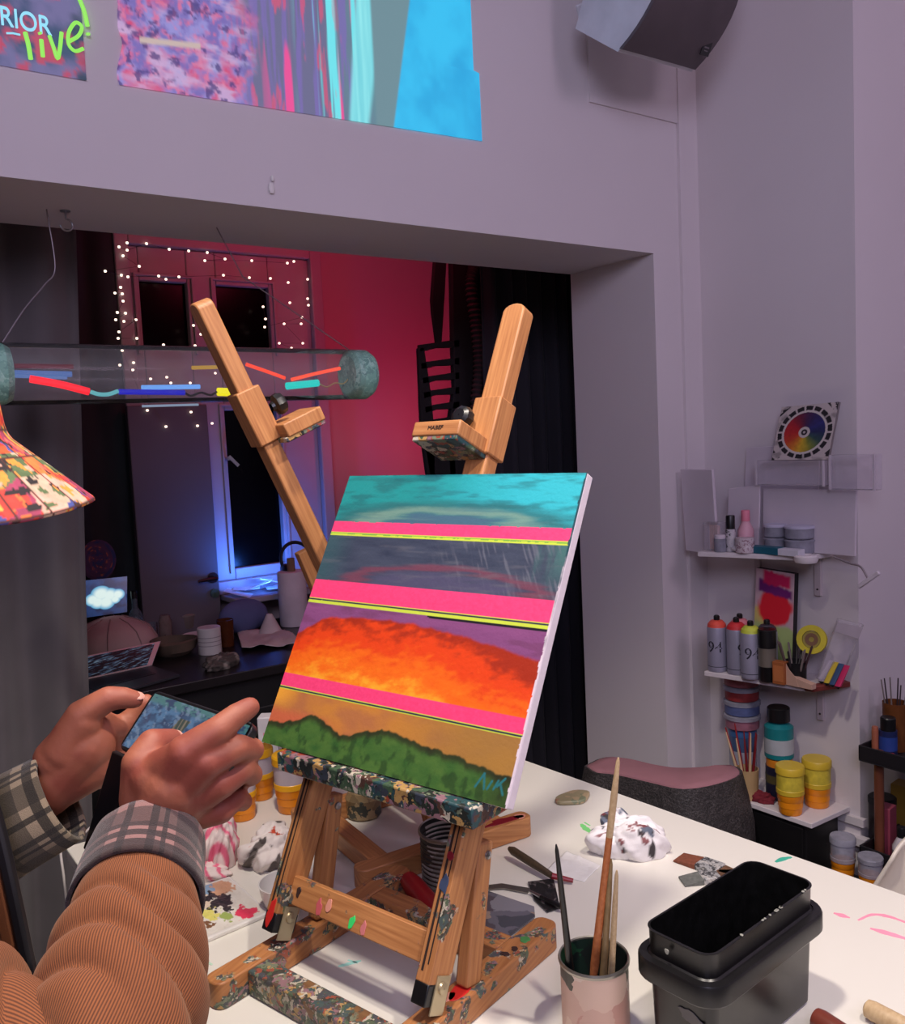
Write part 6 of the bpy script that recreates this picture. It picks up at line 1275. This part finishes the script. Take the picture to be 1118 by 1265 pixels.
SP = spline([pj(-330, 960, .70), pj(-180, 1200, .655), pj(-50, 1345, .630), pj(56, 1400, .620), pj(128, 1305, .655), pj(156, 1185, .728), pj(173, 1078, .812)], 26)
nS = len(SP); rs = list(np.interp(np.linspace(0, 1, nS), [0, .30, .5, .66, .80, .88, .92, 1.0], [.085, .078, .072, .068, .063, .057, .052, .047]))
bpart('jacket_sleeve', CORD, pe, lambda b: b.tube(SP, rs, 120, False, lambda a, L, f=folds(.0098, .046, .62, 2.5, 251), T=sum(float(np.linalg.norm(SP[i+1]-SP[i])) for i in range(nS-1)): f(a, L)*min(1.0, max(0.0, (T-L-.025)/.035))), smooth=180, label='brown corduroy sleeve nearest the table')
SQ = spline([pj(-380, 930, .98), pj(-260, 1140, .93), pj(-120, 1095, .925), pj(-20, 1040, .93)], 16)
bpart('jacket_sleeve', CORD, pe, lambda b: b.tube(SQ, list(np.linspace(.08, .054, len(SQ))), 90, False, folds(.010, .06, .5, 1.0, 260)), smooth=180)
def cuff(c0, c1, r0, r1, mat, fl):
    c0 = np.asarray(c0, float); c1 = np.asarray(c1, float); P = [c0*(1-t)+c1*t for t in np.linspace(0, 1, 14)]
    o = bpart('shirt_cuff', mat, pe, lambda b: b.tube(P, list(np.linspace(r0, r1, 14)), 72, False, fl), smooth=180, label='plaid flannel cuff turned back over the sleeve'); m_ = o.modifiers.new('thick', 'SOLIDIFY'); m_.thickness = .004; m_.offset = -1
cuff(pj(168, 1116, .784), pj(183, 1046, .853), .0585, .0530, PL, folds(.0022, .09, .3, 1.5, 270)); cuff(pj(-34, 1046, .925), pj(76, 984, .945), .055, .0495, PLL, folds(.0022, .09, .3, .5, 274))
TR = []; tw = [(0.84, .155, .215), (.95, .150, .210), (1.10, .140, .200), (1.22, .135, .200), (1.32, .128, .205), (1.39, .110, .19), (1.43, .085, .13), (1.455, .075, .085)]
zz = np.linspace(.84, 1.455, 40); A_ = np.interp(zz, [q[0] for q in tw], [q[1] for q in tw]); B_ = np.interp(zz, [q[0] for q in tw], [q[2] for q in tw])
TR = [[V(PF[0], PF[1], z)+fwd*(a*math.cos(t)*(1+.03*math.sin(5*t+z*9)))+rgt*(w*math.sin(t)) for t in np.linspace(0, 2*PI, 97)[:-1]] for z, a, w in zip(zz, A_, B_)]
bpart('jacket', CORD, pe, lambda b: b.rings(TR, True, False), smooth=180, label='brown corduroy jacket body')
def strip(name, pts, w, th, mat, lab=None):
    pts = spline(pts, 8); L_ = []; R_ = []
    return bpart(name, mat, pe, lambda b: b.rings([[p+fwd*w*x+rgt*th*y for x, y in ((-1, -1), (1, -1), (1, 1), (-1, 1))] for p in pts]), smooth=0, bevel=.003, label=lab)
def fr(z, o=0.0, s=.04): a = float(np.interp(z, zz, A_)); return V(PF[0], PF[1], z)+fwd*(a+o)+rgt*s
ed = [pj(-22, 930, .868), pj(2, 1010, .862), pj(20, 1085, .856), pj(36, 1160, .850), pj(52, 1240, .845), pj(70, 1360, .84)]
es = spline(ed, 10)
def band(name, off, w, th, mat, lab):
    def f(b):
        R = []
        for p in es:
            lt = nrm(V(.812, -.582, 0)); dp = V(.578, .812, 0); q = p+lt*off
            R.append([q-lt*w-dp*th, q+lt*w-dp*th, q+lt*w+dp*th, q-lt*w+dp*th])
        b.rings(R)
    return bpart(name, mat, pe, f, smooth=40, bevel=.003, label=lab)
band('jacket_edge', -.006, .006, .006, M('dark_piping', (22, 21, 26), .5), 'dark edge of the open jacket')
band('facing', -.019, .007, .005, CORD, 'brown facing of the open jacket')
band('lining_flap', -.060, .035, .004, PLL, 'plaid jacket lining')
TRS = M('dark_trousers', (40, 40, 48), .9)
for s in (-1, 1):
    bpart('trouser_leg', TRS, pe, lambda b: b.tube([V(PF[0], PF[1], .95)+rgt*s*.085, V(PF[0], PF[1], .72)+rgt*s*.095, V(PF[0], PF[1], .48)+rgt*s*.10, V(PF[0], PF[1], .10)+rgt*s*.10], [.125, .10, .08, .072], 28), smooth=180)
    bpart('shoe', BLACKP, pe, lambda b: b.rings([[V(PF[0], PF[1], h)+rgt*s*.105+fwd*(.065+l*math.cos(t)*.155)+rgt*(k*math.sin(t)*.052) for t in np.linspace(0, 2*PI, 25)[:-1]] for h, l, k in ((0.001, .98, .95), (.02, 1.0, 1.0), (.05, .95, .9), (.085, .62, .75), (.10, .45, .6))]))
# bucket hat with a patchwork print
nr, na = 150, 420
HA = nrm(EZ+fwd*.04)
prof = [(0.0, .185), (.05, .184), (.085, .176), (.098, .160), (.105, .12), (.111, .082), (.114, .074), (.118, .068), (.194, .000), (.195, -.003), (.192, -.004), (.114, .062)]
tt = np.concatenate([[0], np.cumsum([math.hypot(prof[i+1][0]-prof[i][0], prof[i+1][1]-prof[i][1]) for i in range(len(prof)-1)])]); tt /= tt[-1]
ss = np.linspace(0, 1, nr); pr_ = np.interp(ss, tt, [q[0] for q in prof]); ph_ = np.interp(ss, tt, [q[1] for q in prof])
H0 = V(.052, 1.043, 1.606); h1_ = nrm(fwd-HA*(fwd @ HA)); h2_ = np.cross(HA, h1_)
U_, S_ = np.meshgrid(np.linspace(0, 1, na), ss); RR = np.interp(S_, ss, pr_); HH = np.interp(S_, ss, ph_)
HH = HH+np.where(RR > .115, .006*np.sin(6*PI*U_+1)*(RR-.115)/.08, 0)
P_ = (H0+HH[..., None]*HA+RR[..., None]*(np.cos(2*PI*U_)[..., None]*h1_+np.sin(2*PI*U_)[..., None]*h2_)).reshape(-1, 3)
cellr = rng.random((700, 2)); ang = U_.ravel()*2*PI; rad = S_.ravel()*2.2
X2 = ang*4.6; Y2 = S_.ravel()*12
gi = np.floor(X2+.35*(vn(X2, Y2, 280)-.5)*2); gj_ = np.floor(Y2*.9+.35*(vn(X2+9, Y2, 281)-.5)*2); hsh = (gi*57+gj_*131).astype(int) % 97
PCOL = np.array([rgb(*q) for q in ((226, 84, 40), (240, 150, 60), (236, 190, 80), (206, 50, 46), (232, 170, 150), (70, 80, 150), (236, 120, 60), (206, 176, 150), (160, 60, 90), (240, 110, 84), (90, 110, 70), (226, 66, 54))])
col = PCOL[hsh % 12]; f2 = fbm(X2*2.2, Y2*2.2, 284, 3); col2 = PCOL[(hsh*7+3) % 12]; col = np.where((f2 > .56)[:, None], col2, col); col = np.where((fbm(X2*3.4+4, Y2*3.4, 290, 3) > .66)[:, None], np.array(rgb(40, 30, 34)), col)
d3 = fbm(X2*4.2, Y2*4.2, 295, 3); col = np.where((d3 > .66)[:, None], PCOL[(hsh*11+5) % 12], col); col = col*(.62+.5*fbm(X2*5, Y2*5, 297, 3))[:, None]; edge = (np.minimum(np.abs(X2-np.round(X2)), np.abs(Y2*.9-np.round(Y2*.9))) < .03); col = np.where(edge[:, None], np.array(rgb(70, 34, 30)), col)
hb = B(); hb.v = [tuple(p) for p in P_]; idx = np.arange(nr*na).reshape(nr, na); hb.f = np.stack([idx[:-1, :-1], idx[:-1, 1:], idx[1:, 1:], idx[1:, :-1]], -1).reshape(-1, 4)[:, ::-1].tolist(); hb.uv = [[(0, 0)]*4 for _ in hb.f]
ht = obj('bucket_hat', hb, attrmat('printed_cotton', .8, .15, 300), pe, smooth=180, cols=col, label='bucket hat in a colourful patchwork print'); m_ = ht.modifiers.new('thick', 'SOLIDIFY'); m_.thickness = .002
# phone
c = [pj(192, 852, .962), pj(145, 924, .930), pj(286, 974, .842), pj(326, 897, .874)]   # TL BL BR TR
BLp, TLp = c[1], c[0]; ey_ = TLp-BLp; ex_ = nrm(c[3]-c[0]); ey_ = ey_-ex_*(ey_ @ ex_); PW = np.linalg.norm(ey_); ey_ = nrm(ey_); PN = np.cross(ex_, ey_); PN = -PN if PN @ (CAM-BLp) < 0 else PN
PLn = .152; O_ = BLp
ph = thing('smartphone', 'black-cased phone held sideways in both hands showing the easel', 'phone', O_)
def rp(w, h, r, o): return [o+ex_*(w/2+x)+ey_*(h/2+y) for x, y in rrect(w, h, r, 4)]
bpart('case', BLACKP, ph, lambda b: b.prism([p-PN*.011 for p in rp(PLn, PW, .009, O_)], PN*.011), bevel=.0015)
def phimg(u, v):
    n = fbm(u*16, v*10, 300); c = mixc(rgb(44, 74, 108), rgb(74, 112, 150), sst(.35, .65, n)); c = mixc(c, rgb(70, 116, 118), sst(.80, .9, v)); c = mixc(c, rgb(40, 62, 96), sst(.55, .7, fbm(u*24, v*18, 305)))
    c = mixc(c, rgb(120, 140, 166), sst(.62, .70, fbm(u*30+v*10, v*12, 309))*.6)
    box_ = (np.abs(u-.40-.12*(v-.5)) < .055) & (np.abs(v-.58) < .17); c = np.where(box_[..., None], mixc(rgb(52, 66, 60), rgb(130, 116, 100), sst(.4, .6, np.sin(u*160))*.8), c)
    c = mixc(c, rgb(150, 90, 80), sst(.02, .012, np.abs((u-.33)-.35*(v-.40)))*(v < .45)*(v > .2)); return c
b, u, v = grid(lambda u, v: (O_+ex_*.004+ey_*.004+PN*.0004)+ex_*(u*(PLn-.008))[..., None]+ey_*(v*(PW-.008))[..., None], 120, 70)
obj('screen', b, attrmat('phone_glow', .15, emit=.85), ph, smooth=0, cols=phimg(u, v), label='lit phone screen')
fl_ = [pj(144, 926, .932), pj(166, 936, .918), pj(146, 1022, .932), pj(124, 1056, .955), pj(108, 1046, .962)]
bpart('case_flap', BLACKP, ph, lambda b: b.prism(fl_, nrm(np.cross(fl_[1]-fl_[0], fl_[2]-fl_[0]))*-.006), bevel=.0015, label='open flap of the wallet case hanging down')

# white cable lying over the far table corner and hanging down
cb = [at(112, 1022, z=TZ+.0025), at(97, 1036, z=TZ+.0025), V(.374, 2.028, TZ+.003), V(.362, 2.036, TZ-.004), at(79, 1085, d=1.92), at(84, 1130, d=1.92), at(90, 1180, d=1.92), at(88, 1250, d=1.92)]
obj('cable', B().tube(spline(cb, 8), .003, 8), M('white_cable', (200, 192, 190), .5), smooth=60, label='thin white cable hanging over the far table corner behind the cuff', cat='cable')
